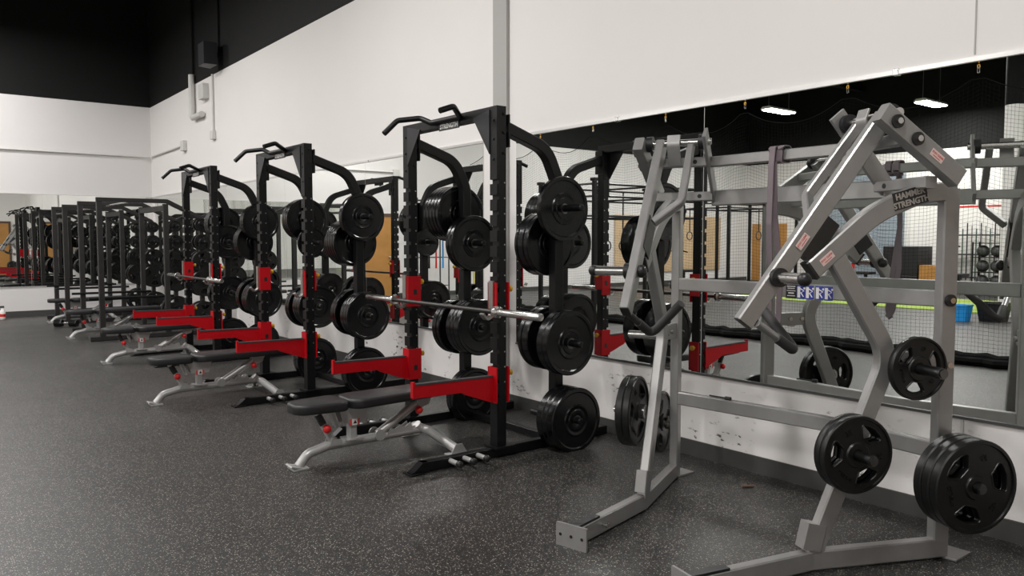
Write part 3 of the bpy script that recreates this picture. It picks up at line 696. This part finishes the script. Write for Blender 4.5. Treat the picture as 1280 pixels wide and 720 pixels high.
# ------------------------------------------------------------------ silver plate-loaded lever machine
MC = 2.305
T = thing('lever_machine', 'silver plate-loaded lever machine with two arms, its seat unit removed', 'gym machine', (3.6, MC, 0))
TI = Matrix.Translation((-3.6, -MC, 0))
PN = Vector((.43, -.903, 0)).normalized()
def half(sgn):
    """sgn -1: half nearest the camera; +1: half next to the racks"""
    def W(x, d, z): return Vector((x - 3.6, sgn * d, z))
    n = Vector((-.43, sgn * .903, 0)).normalized()      # outward normal of the half's side frame
    fw = Vector((-.903, sgn * -.43, 0)).normalized()   # towards the room inside that frame
    near = sgn < 0; S_ = M['silver']
    R = rect(.05, .08, .006)
    def beam(name, pts, prof=R, r=0, up=n, m=S_, parent=T, nn=6):
        b = bmesh.new(); sweep(b, pts, prof, up=up, r=r, n=nn); return b
    # rear upright and base rail (profile: side axis in plane, up axis = normal)
    RP = rect(.08, .05, .006)
    b = beam('u', [W(3.64, .76, .03), W(3.64, .76, 1.655)], RP); u = build('rear_upright', b, S_, T)
    b = beam('u', [W(3.67, .775, .05), W(3.06, .485, .05), W(2.42, .335, .05)], rect(.05, .085, .006), up=(0, 0, 1)); br = build('base_rail', b, S_, T)
    b = bmesh.new(); p = W(3.70, .79, 0); box(b, p + V(-.05, -.05, 0), p + V(.10, .05, .012), bev=.003); build('foot_plate', b, S_, br)
    e = W(2.42, .335, .055); ed = (W(2.42, .335, 0) - W(3.06, .485, 0)).normalized(); es = Vector((-ed.y, ed.x, 0))
    b = bmesh.new(); sweep(b, [e, e + ed * .012], rect(.17, .11, .003)); build('end_flange', b, S_, br)
    b = bmesh.new()
    for k in (-.06, 0, .06): sweep(b, [e + ed * .0125 + es * k, e + ed * .0135 + es * k], circ(.008, 10))
    build('flange_holes', b, M['ball'], br)
    b = bmesh.new()
    for s in (-1, 1):
        p = e - ed * .22 + es * s * .026; tube(b, [p, p + es * s * .025], .008, n=8); tube(b, [p + es * s * .025, p + es * s * .032], .014, n=8)
    build('rail_bolts', b, M['chrome'], br, smooth=40)
    b = bmesh.new(); sweep(b, [e - ed * .01 + V(0, 0, .041), e - ed * .20 + V(0, 0, .041)], rect(.045, .012, .001)); build('rail_cover', b, M['blackf'], br)
    # oblique front post
    b = beam('fp', [W(3.06, .485, .06), W(3.385, .64, .93), W(3.12, .515, 1.38)], RP, r=[0, .18, 0]); fp = build('front_post', b, S_, T, smooth=35)
    b = bmesh.new(); sweep(b, [W(3.05, .48, .10) + n * .0, W(3.075, .49, .21)], rect(.095, .06, .004), up=n); build('post_socket', b, S_, fp)
    # curved top arm with logo
    b = beam('ca', [W(3.66, .77, 1.645), W(3.50, .692, 1.63), W(3.30, .60, 1.545), W(3.03, .475, 1.305)], rect(.085, .05, .006), r=[0, .5, .6, 0], nn=8); ca = build('curved_arm', b, S_, T, smooth=35)
    ex = W(3.03, .475, 1.305); dd = (ex - W(3.30, .60, 1.545)).normalized()
    b = bmesh.new(); sweep(b, [ex - dd * .001, ex + dd * .012], rect(.088, .053, .004), up=n); build('end_cap', b, M['ball'], ca)
    # bracket with horn between the post and upright
    b = bmesh.new(); sweep(b, [W(3.38, .64, .90), W(3.64, .76, .90)], rect(.085, .02, .003), up=n); br2 = build('post_bracket', b, S_, T)
    for t_ in (.15, .45):
        p = W(3.38 + .26 * t_, .64 + .12 * t_, .90)
        b = bmesh.new(); tube(b, [p - n * .025, p + n * .025], .013, n=10); build('bracket_bolt', b, M['chrome'], br2, smooth=40)
    b = bmesh.new(); tube(b, [W(3.64, .76, .88) + n * .025, W(3.64, .76, .88) + n * .045], .014, n=10); build('bracket_bolt', b, M['chrome'], br2, smooth=40)
    hs = []
    for (x, d, z, L_) in ((3.46, .68, .88, .20), (3.17, .545, .535 if near else .50, .20 if near else .17), (3.64, .77, .385 if near else .33, .205 if near else .12)):
        p = W(x, d, z) + n * .02; q = p + n * L_; p0 = p
        b = bmesh.new(); tube(b, [p, q], .0235, n=20, up=(0, 0, 1)); tube(b, [p, p + n * .03], .04, n=20); tube(b, [q, q + n * .006], .019, n=20)
        build('weight_horn', b, M['hub'] if near else M['chrome'], T, smooth=35); hs.append(p + V(3.6, MC, 0))
    # lever arm: main tube, inner tube
    lt, lb = W(3.33, .62, 1.955), W(2.76, .335, 1.085)
    b = beam('lv', [lt, lb], rect(.078, .047, .006)); lv = build('lever_arm', b, S_, T)
    d1 = (lb - lt).normalized()
    b = bmesh.new(); sweep(b, [lb - d1 * .001, lb + d1 * .004], rect(.07, .044, .003), up=n); build('open_end', b, M['ball'], lv)
    b = bmesh.new(); sweep(b, [W(3.40, .47, 1.945), W(3.185, .355, 1.625), W(3.07, .44, 1.52)], rect(.045, .035, .005), up=n, r=.05, n=5); build('inner_lever_tube', b, S_, lv, smooth=35)
    # short curved bearing link on the shaft, bearings
    pvA, pvB = W(3.26, .72, 1.955), W(3.44, .37, 1.955)
    b = bmesh.new(); tube(b, [pvA, pvB], .019, n=14); build('pivot_shaft', b, M['chrome'], T, smooth=40)
    ax = (pvB - pvA).normalized()
    for t_ in (.045, .33):
        b = bmesh.new(); p = pvA + ax * t_; tube(b, [p, p + ax * .035], .042, n=18); build('pivot_bearing', b, M['blackf'], T, smooth=40)
    b = bmesh.new(); c0 = pvA + ax * .20
    sweep(b, [c0 + V(0, 0, .04) + fw * .025, c0 + fw * .042 - V(0, 0, .01), c0 - V(0, 0, .12) - fw * .0], rect(.010, .07, .002), up=n, r=.05, n=6); build('bearing_strap', b, S_, lv, smooth=40)
    # outer link beam and inner flange
    ol0, ol1 = W(3.20, .67, 1.955), W(3.55, .83, 1.69)
    b = beam('ol', [ol0, ol1], rect(.085, .055, .005)); ol = build('outer_link', b, S_, T)
    dl = (ol1 - ol0).normalized()
    for t_ in (.07, .19):
        b = bmesh.new(); p = ol0 + dl * t_ + n * .028; tube(b, [p, p + n * .010], .028, n=18); build('bolt_washer', b, M['ball'], ol, smooth=40)
        b = bmesh.new(); p = ol0 + dl * t_ + n * .036; tube(b, [p, p + n * .014], .013, n=8); build('bolt_head', b, M['chrome'], ol, smooth=40)
    f0, f1 = W(3.385, .37, 2.0), W(3.645, .495, 1.65)
    b = bmesh.new(); sweep(b, [f0, f1], rect(.085, .018, .003), up=n); fl = build('inner_flange', b, S_, T)
    for (z, t_) in ((1.855, .40), (1.675, .80)):
        p = f0.lerp(f1, t_); p.z = z; q = p + n * (.36 if z > 1.8 else .33) ; q.x -= .0
        b = bmesh.new(); sweep(b, [p + fw * .0, q], rect(.055, .05, .004)); tt = build('short_crosspiece', b, S_, T)
        b = bmesh.new(); r0 = p + n * .07 + fw * .026
        tube(b, [r0, r0 + fw * .003], .012, n=10); build('bolt_hole', b, M['ball'], tt)
    # rubber bumper between lever and curved arm
    c0 = W(2.985, .452, 1.375) if 0 else (W(3.06, .485, 1.50) + W(3.125, .515, 1.42)) * .5
    b = bmesh.new(); pd = Vector((d1.z, 0, 0)); ip = n.cross(d1).normalized()
    mid = W(3.045, .475, 1.445); sweep(b, [mid - d1 * .10, mid + d1 * .10], rect(.125, .05, .006), up=n); build('rubber_bumper', b, M['ball'], ca)
    # horn on the lever with rubber ball
    hp = W(2.885, .40, 1.275); hz = 1
    b = bmesh.new(); tube(b, [hp, hp + n * .20], .024, n=20); h_ = build('lever_horn', b, M['chrome'], lv, smooth=40)
    b = bmesh.new(); tube(b, [hp + n * .018, hp + n * .045], .040, n=20); build('horn_collar', b, M['ball'], h_, smooth=50)
    am = n.to_track_quat('Y', 'Z').to_matrix().to_4x4()
    for nm_, pp, prof in (('ball_end', hp + n * .19, [(0, 0), (.014, .002), (.024, .008), (.028, .018), (.028, .028), (.021, .042), (.010, .048), (0, .05)]),
                          ('ball_stop', hp, [(0, -.065), (.014, -.064), (.026, -.058), (.033, -.045), (.033, -.035), (.025, -.02)])):
        b = bmesh.new(); lathe(b, prof, 'y', (0, 0, 0), 20); b.transform(Matrix.Translation(pp) @ am); build(nm_, b, M['ball'], h_, smooth=50)
    # handle: steel stub then rubber grip
    g0, g1, g2 = W(2.80, .375, 1.085), W(3.035, .415, .945), W(3.05, .235, 1.115)
    b = bmesh.new(); tube(b, [g0, g0.lerp(g1, .5)], .017, n=14); hd = build('handle', b, S_ if near else M['grip'], lv, smooth=40)
    b = bmesh.new(); tube(b, [g0.lerp(g1, .48), g1, g2], .0225, .03, 14); build('rubber_grip', b, M['grip'], hd, smooth=40)
    # stickers
    if near:
        def sticker(p, xd):
            m_ = frame_mtx(p, xd, n.cross(xd) * -1 if False else Vector(xd).cross(n) * -1)
            b = bmesh.new(); pts = [(-.035, -.016), (.035, -.016), (.035, .016), (-.035, .016)]
            A = [b.verts.new(m_ @ Vector((x, y, 0))) for x, y in pts]; Bv = [b.verts.new(m_ @ Vector((x, y, .0012))) for x, y in pts]
            b.faces.new(A); b.faces.new(Bv); [b.faces.new((A[i], A[(i + 1) % 4], Bv[(i + 1) % 4], Bv[i])) for i in range(4)]
            return b, m_
        up_d = -d1
        for (p, par, xd) in ((lt.lerp(lb, .61) + n * .0282, lv, up_d), (W(3.30, .60, 1.545).lerp(ex, .80) + n * .0257, ca, -dd), (ol0 + dl * .31 + n * .0282, ol, dl)):
            b, m_ = sticker(p, xd); s_ = build('sticker', b, M['sticker'], par)
            text_mesh('sticker_lettering', 'STAY CLEAR', .0115, M['stickred'], s_, m_ @ Matrix.Translation((0, .004, .0014)), ext=.0003, bold=.0004)
            b = bmesh.new(); box(b, (-.02, -.0095, .0012), (.02, -.0065, .0018)); b.transform(m_); build('sticker_line', b, M['stickred'], s_)
        lp = W(3.445, .667, 1.612) + n * .0255; xd = (-fw + V(0, 0, .26)).normalized()
        m_ = frame_mtx(lp, xd, n.cross(xd))
        b = bmesh.new(); box(b, (-.085, -.038, 0), (.085, .038, .003));
        for v in b.verts: v.co = m_ @ v.co
        s_ = build('logo_plate', b, M['labelk'], ca)
        text_mesh('logo_lettering', 'HAMMER\nSTRENGTH', .036, M['logo'], s_, m_ @ Matrix.Translation((0, -.002, .0032)), ext=.001, bold=.0012)
    return hs
hn = half(-1); hf = half(1)
# crossbeams joining the halves
def cross(name, pts, prof, r=0):
    b = bmesh.new(); sweep(b, [Vector(p) + V(-3.6, -MC, 0) for p in pts], prof, r=r, n=5); return build(name, b, M['silver'], T, smooth=35)
cross('top_crossbeam', [(3.52, MC - .45, 1.855), (3.52, MC + .45, 1.855)], rect(.05, .055, .005))
cross('second_crossbeam', [(3.63, MC - .49, 1.665), (3.63, MC + .49, 1.665)], rect(.05, .085, .005))
xb = cross('middle_crossbeam', [(3.64, MC - .74, 1.170), (3.64, MC + .74, 1.170)], rect(.05, .072, .005))
cross('low_crossbeam', [(3.64, MC + .74, .49), (3.72, MC - .15, .49), (3.64, MC - .74, .49)], rect(.05, .075, .005), r=.3)
b = bmesh.new()
b.free()
for s in (-1, 1):
    q = Vector((-.43, s * .903, 0)).normalized(); p = V(.04, s * .76, 1.165) + q * .025
    b = bmesh.new(); tube(b, [p, p + q * .012], .027, n=18); build('bolt_washer', b, M['ball'], xb, smooth=40)
    b = bmesh.new(); tube(b, [p + q * .011, p + q * .022], .013, n=8); build('bolt_head', b, M['chrome'], xb, smooth=40)
# placards on the middle beam
for k, (y, w_, m_) in enumerate([(2.29, .062, 'labelk'), (2.235, .046, 'blue'), (2.187, .046, 'blue'), (2.132, .046, 'blue'), (2.084, .046, 'blue')]):
    b = bmesh.new(); box(b, (.0135, y - MC - w_ / 2, 1.13), (.0145, y - MC + w_ / 2, 1.20))
    for v in b.verts: v.co.x = (v.co.x - .0145) - .0 + (-.0252 + .04 if False else .0) + (.014 if False else 0)
    for v in b.verts: v.co.x += 3.64 - 3.6 - .0255
    s_ = build('placard', b, M[m_], xb)
    x0 = 3.64 - 3.6 - .0265
    if m_ == 'labelk':
        b = bmesh.new(); q = y - MC
        for zz, hw_, hh in ((1.192, .024, .004), (1.182, .020, .004), (1.170, .025, .003), (1.158, .016, .006), (1.144, .022, .004)): box(b, (x0 - .0004, q - hw_, zz - hh / 2), (x0 + .0004, q + hw_, zz + hh / 2))
        build('placard_print', b, M['labelw'], s_)
    else:
        b = bmesh.new()
        box(b, (x0 - .0004, y - MC + .003, 1.137), (x0 + .0004, y - MC + .019, 1.193)); build('placard_panel', b, M['labelw'], s_)
        b = bmesh.new(); q = y - MC + .004
        tube(b, [(x0 - .0008, q - .02, 1.142), (x0 - .0008, q - .005, 1.162), (x0 - .0008, q - .022, 1.172)], .0028, n=6); tube(b, [(x0 - .0008, q - .022, 1.172), (x0 - .0008, q - .002, 1.183)], .0025, n=6); lathe(b, [(0, -.001), (.006, 0), (0, .001)], 'x', (x0 - .0008, q - .024, 1.185), 10)
        build('exercise_figure', b, M['labelw'], s_)
# plates on the machine
GN = 'grip plates on the silver machine'
def gp(R, t, rot, num, base, sgn, off, wd):
    nn = Vector((-.43, sgn * .903, 0)).normalized()
    o = plate(('g', R, t, rot, num), Vector(base) + nn * (off + t / 2), wd, GN)
    o.rotation_euler = (0, 0, math.atan2(nn.y, nn.x) + PI / 2 if sgn < 0 else math.atan2(nn.y, nn.x) - PI / 2); return o
gp(.138, .034, .35, '10', hn[0], -1, .035, 'small black grip plate on the upper horn of the silver machine, beside the mirror reflection')
gp(.165, .036, .95, '25', hn[1], -1, .035, 'black grip plate on the front-post horn of the silver machine, inner of the pair')
gp(.165, .036, .95, '25', hn[1], -1, .073, 'black grip plate on the front-post horn of the silver machine, outer of the pair')
for k, wd in enumerate(('against the upright', 'middle of three', 'outermost of three')):
    gp(.203, .045, .25, '45', hn[2], -1, .04 + k * .048, 'largest black grip plate on the low rear horn at lower right, ' + wd)
for k, wd in enumerate(('nearer', 'farther')):
    gp(.190, .040, .95, '45', hf[1], 1, .035 + k * .038, 'black grip plate on the far front-post horn of the silver machine, %s of the pair' % wd)
gp(.185, .040, 2.1, '', hf[2], 1, .04, 'black grip plate on the far upright of the silver machine, next to the white wall')
# purple band
bt = thing('resistance_band', 'purple rubber resistance band looped over the top beam of the silver machine', 'resistance band', (3.49, 2.305, 1.86), None)
b = bmesh.new()
for dy in (-.024, .024):
    sweep(b, [(-.014, dy, .040), (.062, dy, .040), (.062, dy, -.040), (.01, dy, -.045), (-.014, dy * .6, -.045)], rect(.036, .006, .001), up=(0, 0, 1), r=.024, n=5, closed=True)
build('hitch_loop', b, M['band'], bt, smooth=40)
b = bmesh.new()
sweep(b, [(-.03, .006, .035), (-.045, .004, -.06), (-.06, .0, -.35), (-.02, .015, -.62), (-.0, .03, -.86), (.02, .0, -.90)], rect(.032, .007, .001), up=(0, 1, 0) if 0 else (1, 0, 0), r=.06, n=5)
sweep(b, [(-.026, .0, -.04), (-.03, -.012, -.3), (.0, -.03, -.60), (.02, -.01, -.86), (.03, .02, -.895)], rect(.030, .007, .001), up=(1, 0, 0), r=.06, n=5)
build('hanging_strap', b, M['band'], bt, smooth=40)
# small bits
b = bmesh.new(); tube(b, [(0, 0, 0), (0, -.11, .002)], .005, n=8); tube(b, [(0, -.11, .002), (0, -.145, .003)], .011, n=10)
tag(build('hex_pin', b, M['ball'], loc=(3.66, 2.83, .534), smooth=40), 'small dark pin lying on the low crossbeam of the silver machine', 'pin')
b = bmesh.new(); prism(b, [(-.04, -.01), (.0, .012), (.045, .006), (.012, -.004), (.02, -.05), (-.004, -.03)], 'z', .002, .01)
tag(build('leaf_scrap', b, M['brown'], loc=(3.83, 2.70, 0)), 'small dark scrap on the floor between the silver machine and the wall', 'scrap')

# ------------------------------------------------------------------ odds and ends near the end wall
rl = thing('dumbbell', 'black dumbbell lying on the floor left of the far benches', 'dumbbell', (2.12, 14.6, .07), None, .9)
b = bmesh.new(); tube(b, [(0, -.07, 0), (0, .07, 0)], .016, n=12); build('dumbbell_handle', b, M['chrome'], rl, smooth=40)
for s in (-1, 1):
    b = bmesh.new(); lathe(b, [(0, s * .06), (.06, s * .06), (.068, s * .075), (.068, s * .17), (.06, s * .185), (0, s * .185)], 'y', n=6); build('dumbbell_head', b, M['rubber'], rl)
sb = thing('spray_bottle', 'white spray bottle with a dark trigger on the floor by the end wall', 'bottle', (1.43, 16.75, 0))
b = bmesh.new(); lathe(b, [(0, 0), (.045, 0), (.05, .01), (.05, .13), (.035, .17), (.015, .19), (.015, .21), (0, .21)], 'z', n=20); build('bottle_body', b, M['pvc'], sb, smooth=40)
b = bmesh.new(); box(b, (-.05, -.015, .21), (.03, .015, .245), bev=.004); box(b, (-.04, -.008, .15), (-.03, .008, .21)); build('trigger_head', b, M['dgrey'], sb)
b = bmesh.new(); lathe(b, [(.0505, .05), (.0515, .055), (.0515, .095), (.0505, .10)], 'z', n=20); build('bottle_label', b, M['redknob'], sb)

# ------------------------------------------------------------------ gym beyond the net (seen in the mirror)
def rig(xs, ys, H, wd, mid):
    T = thing('pull_up_rig', wd, 'pull-up rig', (xs[0], ys[0], 0), 'black pull-up rigs')
    X0_, Y0_ = xs[0], ys[0]
    for x in xs:
        for y in ys:
            b = bmesh.new(); sweep(b, [(x - X0_, y - Y0_, 0), (x - X0_, y - Y0_, H)], rect(.075, .075, .004), up=(1, 0, 0)); box(b, (x - X0_ - .1, y - Y0_ - .1, 0), (x - X0_ + .1, y - Y0_ + .1, .012)); box(b, (x - X0_ - .06, y - Y0_ - .06, H - .03), (x - X0_ + .06, y - Y0_ + .06, H + .03)); build('rig_post', b, M['black'], T)
    for z in mid:
        for y in ys:
            b = bmesh.new(); tube(b, [(0, y - Y0_, z), (xs[-1] - X0_, y - Y0_, z)], .02, n=8); build('pull_up_bar', b, M['black'], T)
        for x in xs:
            b = bmesh.new(); tube(b, [(x - X0_, 0, z), (x - X0_, ys[-1] - Y0_, z)], .02, n=8); build('side_bar', b, M['black'], T)
rig([-2.4, -4.0, -5.6], [11.0, 12.6], 2.6, 'black multi-bay pull-up rig nearest the net, seen in the mirror', (2.52, 2.28, 1.9))
rig([-9.3, -10.9, -12.5], [13.0, 14.6], 2.6, 'black multi-bay pull-up rig far across the gym, seen in the mirror', (2.5, 2.3))
def rings(x, y, z, wd, ztop):
    T = thing('gymnastic_rings', wd, 'gymnastic rings', (x, y, z), 'gymnastic rings')
    for s in (-.25, .25):
        b = bmesh.new(); sweep(b, [(s + .115 * math.cos(a), 0, .115 * math.sin(a)) for a in [2 * PI * i / 24 for i in range(24)]], circ(.015, 8), up=(0, 1, 0), closed=True); o = build('ring', b, M['dgrey'], T, smooth=60)
        b = bmesh.new(); box(b, (s - .02, -.003, .11), (s + .02, .003, ztop - z)); build('ring_strap', b, M['black'], T)
rings(-4.6, 12.6, 1.30, 'pair of dark rings on black straps in the rig nearest the net', 2.5)
rings(-9.9, 14.6, 1.55, 'pair of dark rings on black straps in the far rig, left pair in the mirror', 2.3)
rings(-10.9, 13.0, 1.55, 'pair of dark rings on black straps in the far rig, right pair in the mirror', 2.3)
# boxes, rack of balls, bins
b = bmesh.new(); box(b, (-.45, -.5, 0), (.45, .5, .42), bev=.02); box(b, (-.45, -.5, .425), (.45, .5, 1.25), bev=.02)
tag(build('plyo_box', b, M['blackf'], loc=(-14.9, 10.9, 0)), 'tall black soft box by the shutter door, seen in the mirror', 'plyo box')
b = bmesh.new(); box(b, (-.3, -.38, 0), (.3, .38, .72), bev=.01); box(b, (-.301, -.06, .5), (.302, .06, .54))
tag(build('plyo_box', b, M['wood'], loc=(-14.8, 10.0, 0)), 'orange wooden jump box beside the tall black box', 'plyo box')
br_ = thing('ball_rack', 'black rack of medicine balls by the left wall, seen in the mirror', 'ball rack', (-13.6, 8.05, 0))
b = bmesh.new()
for z in (.22, .60, .98, 1.34): box(b, (-.2, -.5, z), (.2, .5, z + .02))
build('rack_shelves', b, M['black'], br_)
for x, y in ((-.2, -.5), (-.2, .5), (.2, -.5), (.2, .5)):
    b = bmesh.new(); tube(b, [(x, y, 0), (x, y, 1.38)], .02, n=8); build('rack_post', b, M['black'], br_)
mb0 = None
for lv, z in enumerate((.24, .62, 1.0)):
    for k in range(3):
        if mb0 is None:
            b = bmesh.new(); bmesh.ops.create_icosphere(b, subdivisions=3, radius=.15); mb0 = build('medicine_ball', b, M['dgrey'], smooth=60); o = mb0
        else: o = mb0.copy(); COL.objects.link(o)
        o.location = (-13.6, 8.05 - .33 + k * .33, z + .15); tag(o, 'dark medicine ball on the %s shelf of the ball rack, %s' % (('bottom', 'middle', 'top')[lv], ('nearest the camera', 'middle one', 'farthest from the camera')[k]), 'medicine ball', 'medicine balls')
bk = thing('storage_bucket', 'bright blue plastic tub on the floor beyond the net', 'tub', (-6.55, 6.0, 0))
b = bmesh.new(); lathe(b, [(0, 0), (.16, 0), (.20, .26), (.215, .27), (.215, .29), (.19, .29), (.15, .02), (0, .02)], 'z', n=4); b.transform(Matrix.Rotation(PI / 4, 4, 'Z')); build('tub_body', b, M['bluepl'], bk)
b = bmesh.new(); lathe(b, [(0, 0), (.24, 0), (.30, .30), (.31, .31), (.31, .33), (.28, .33), (.22, .02), (0, .02)], 'z', n=4); b.transform(Matrix.Rotation(PI / 4, 4, 'Z'))
tag(build('storage_bin', b, M['blackf'], loc=(-6.95, 5.62, 0)), 'black plastic bin beside the bright blue tub', 'bin')
# red strips on the left wall
for k, z in enumerate((2.66, 2.39)):
    b = bmesh.new(); box(b, (0, -1.0, -.02), (.012, 1.0, .02)); tag(build('wall_stripe', b, M['redknob'], loc=(XW, 9.3, z)), '%s red line on the left wall, seen in the mirror' % ('upper', 'lower')[k], 'stripe', 'red wall stripes')
# bar storage and machines near the left wall
st = thing('bar_storage', 'tall rack of upright green and grey bars on the left wall, seen in the mirror', 'bar rack', (-15.7, 9.2, 0))
for k in range(16):
    b = bmesh.new(); y = -.9 + k * .12; tube(b, [(0, y, .3), (.0, y, 1.75 + .08 * (k % 3))], .018, n=8); build('upright_bar', b, (M['green'], M['steel'], M['dgrey'])[k % 3], st)
b = bmesh.new(); 
for z in (.35, 1.0, 1.55): box(b, (-.06, -1.0, z), (.1, 1.0, z + .04))
build('storage_frame', b, M['dgrey'], st)
def machine(x, y, wd, m1, m2, h=1.3):
    T = thing('exercise_machine', wd, 'exercise machine', (x, y, 0), 'exercise machines across the gym')
    b = bmesh.new(); sweep(b, [(0, -.5, .05), (0, .5, .05)], rect(.08, .08)); sweep(b, [(-.3, -.4, .04), (.3, -.4, .04)], rect(.08, .07)); sweep(b, [(-.3, .4, .04), (.3, .4, .04)], rect(.08, .07)); sweep(b, [(0, .3, .05), (0, .15, h)], rect(.07, .07), up=(1, 0, 0)); build('machine_frame', b, m1, T)
    b = bmesh.new(); box(b, (-.2, -.35, .45), (.2, .05, .53), bev=.02); sweep(b, [(0, -.15, .05), (0, -.15, .45)], rect(.07, .07), up=(1, 0, 0)); build('machine_seat', b, M['pad'], T)
    b = bmesh.new(); tube(b, [(-.3, -.05, h - .05), (-.25, .15, h), (.25, .15, h), (.3, -.05, h - .05)], .02, .06, 8); build('handlebar', b, m2, T, smooth=40)
machine(-13.2, 12.65, 'red and black exercise machine before the shutter, left one in the mirror', M['redknob'], M['redknob'], 1.65)
machine(-13.6, 11.6, 'red and black exercise machine before the shutter, right one in the mirror', M['redknob'], M['black'], 1.6)
machine(-14.2, 9.35, 'grey exercise machine next to the wooden jump box', M['silverb'], M['black'], 1.3)
machine(-10.8, 15.9, 'black exercise machine by the end wall plywood, seen in the mirror', M['dgrey'], M['black'], 1.1)
machine(-7.4, 16.0, 'black exercise machine by the end wall seen between the racks', M['dgrey'], M['silverb'], 1.2)
# PVC pipes leaning in a dark bin near the column
pb = thing('pipe_bin', 'dark round bin beside the column', 'bin', (-7.1, 5.05, 0))
b = bmesh.new(); lathe(b, [(0, 0), (.17, 0), (.2, .4), (.185, .4), (.16, .02), (0, .02)], 'z', n=24); build('bin_body', b, M['dgrey'], pb, smooth=40)
pv0 = None
for k in range(7):
    if pv0 is None: b = bmesh.new(); tube(b, [(0, 0, 0), (0, 0, 1.55)], .02, n=10); pv0 = build('pvc_pipe', b, M['pvc'], smooth=40); o = pv0
    else: o = pv0.copy(); COL.objects.link(o)
    a = k * .9; o.location = (-7.1 + .07 * math.cos(a), 5.05 + .07 * math.sin(a), .03); o.rotation_euler = (-.12 * math.sin(a), .12 * math.cos(a), 0)
    tag(o, 'white PVC pipe standing in the dark bin beside the column', 'pipe', 'PVC pipes in the bin')
# yellow ladder-like stack of hurdles and a storage frame by the end wall door
yh = thing('hurdle_stack', 'stack of yellow training hurdles by the end wall, seen in the mirror', 'hurdles', (-3.1, 15.6, 0))
b = bmesh.new()
for k in range(12): tube(b, [(-.3, 0, .15 + k * .075), (.3, 0, .15 + k * .075)], .012, n=6)
for s in (-.3, .3): tube(b, [(s, 0, 0), (s * 1.05, 0, 1.15)], .016, n=6)
build('hurdle_bars', b, M['yel'], yh)
b = bmesh.new()
for s in (-.3, .3): tube(b, [(s, -.25, .015), (s, .25, .015)], .016, n=6)
build('hurdle_feet', b, M['yel'], yh)
sf = thing('storage_shelf', 'tall wire storage frame by the brown door, seen in the mirror', 'shelf', (-2.15, 16.6, 0))
b = bmesh.new()
for x in (-.45, .45):
    for y in (-.2, .2): tube(b, [(x, y, 0), (x, y, 2.45)], .018, n=6)
build('shelf_posts', b, M['dgrey'], sf)
for z in (.3, 1.0, 1.6, 2.0, 2.4):
    b = bmesh.new()
    for y in (-.2, 0, .2): tube(b, [(-.45, y, z), (.45, y, z)], .011, n=6)
    for x in (-.45, .45): tube(b, [(x, -.2, z), (x, .2, z)], .011, n=6)
    build('shelf', b, M['dgrey'], sf)
for k in range(3):
    b = bmesh.new(); sweep(b, [(.0, 0, 1.6), (.012, 0, .75), (-.012, 0, .75), (0, 0, 1.6)], rect(.03, .006, .001), up=(0, 1, 0))
    tag(build('hanging_band', b, (M['bluepl'], M['redknob'], M['black'])[k], loc=(-2.15 - .25 + k * .2, 16.36, 0)), '%s rubber band hanging on the wire storage frame' % ('blue', 'red', 'black')[k], 'resistance band', 'bands on the storage frame')
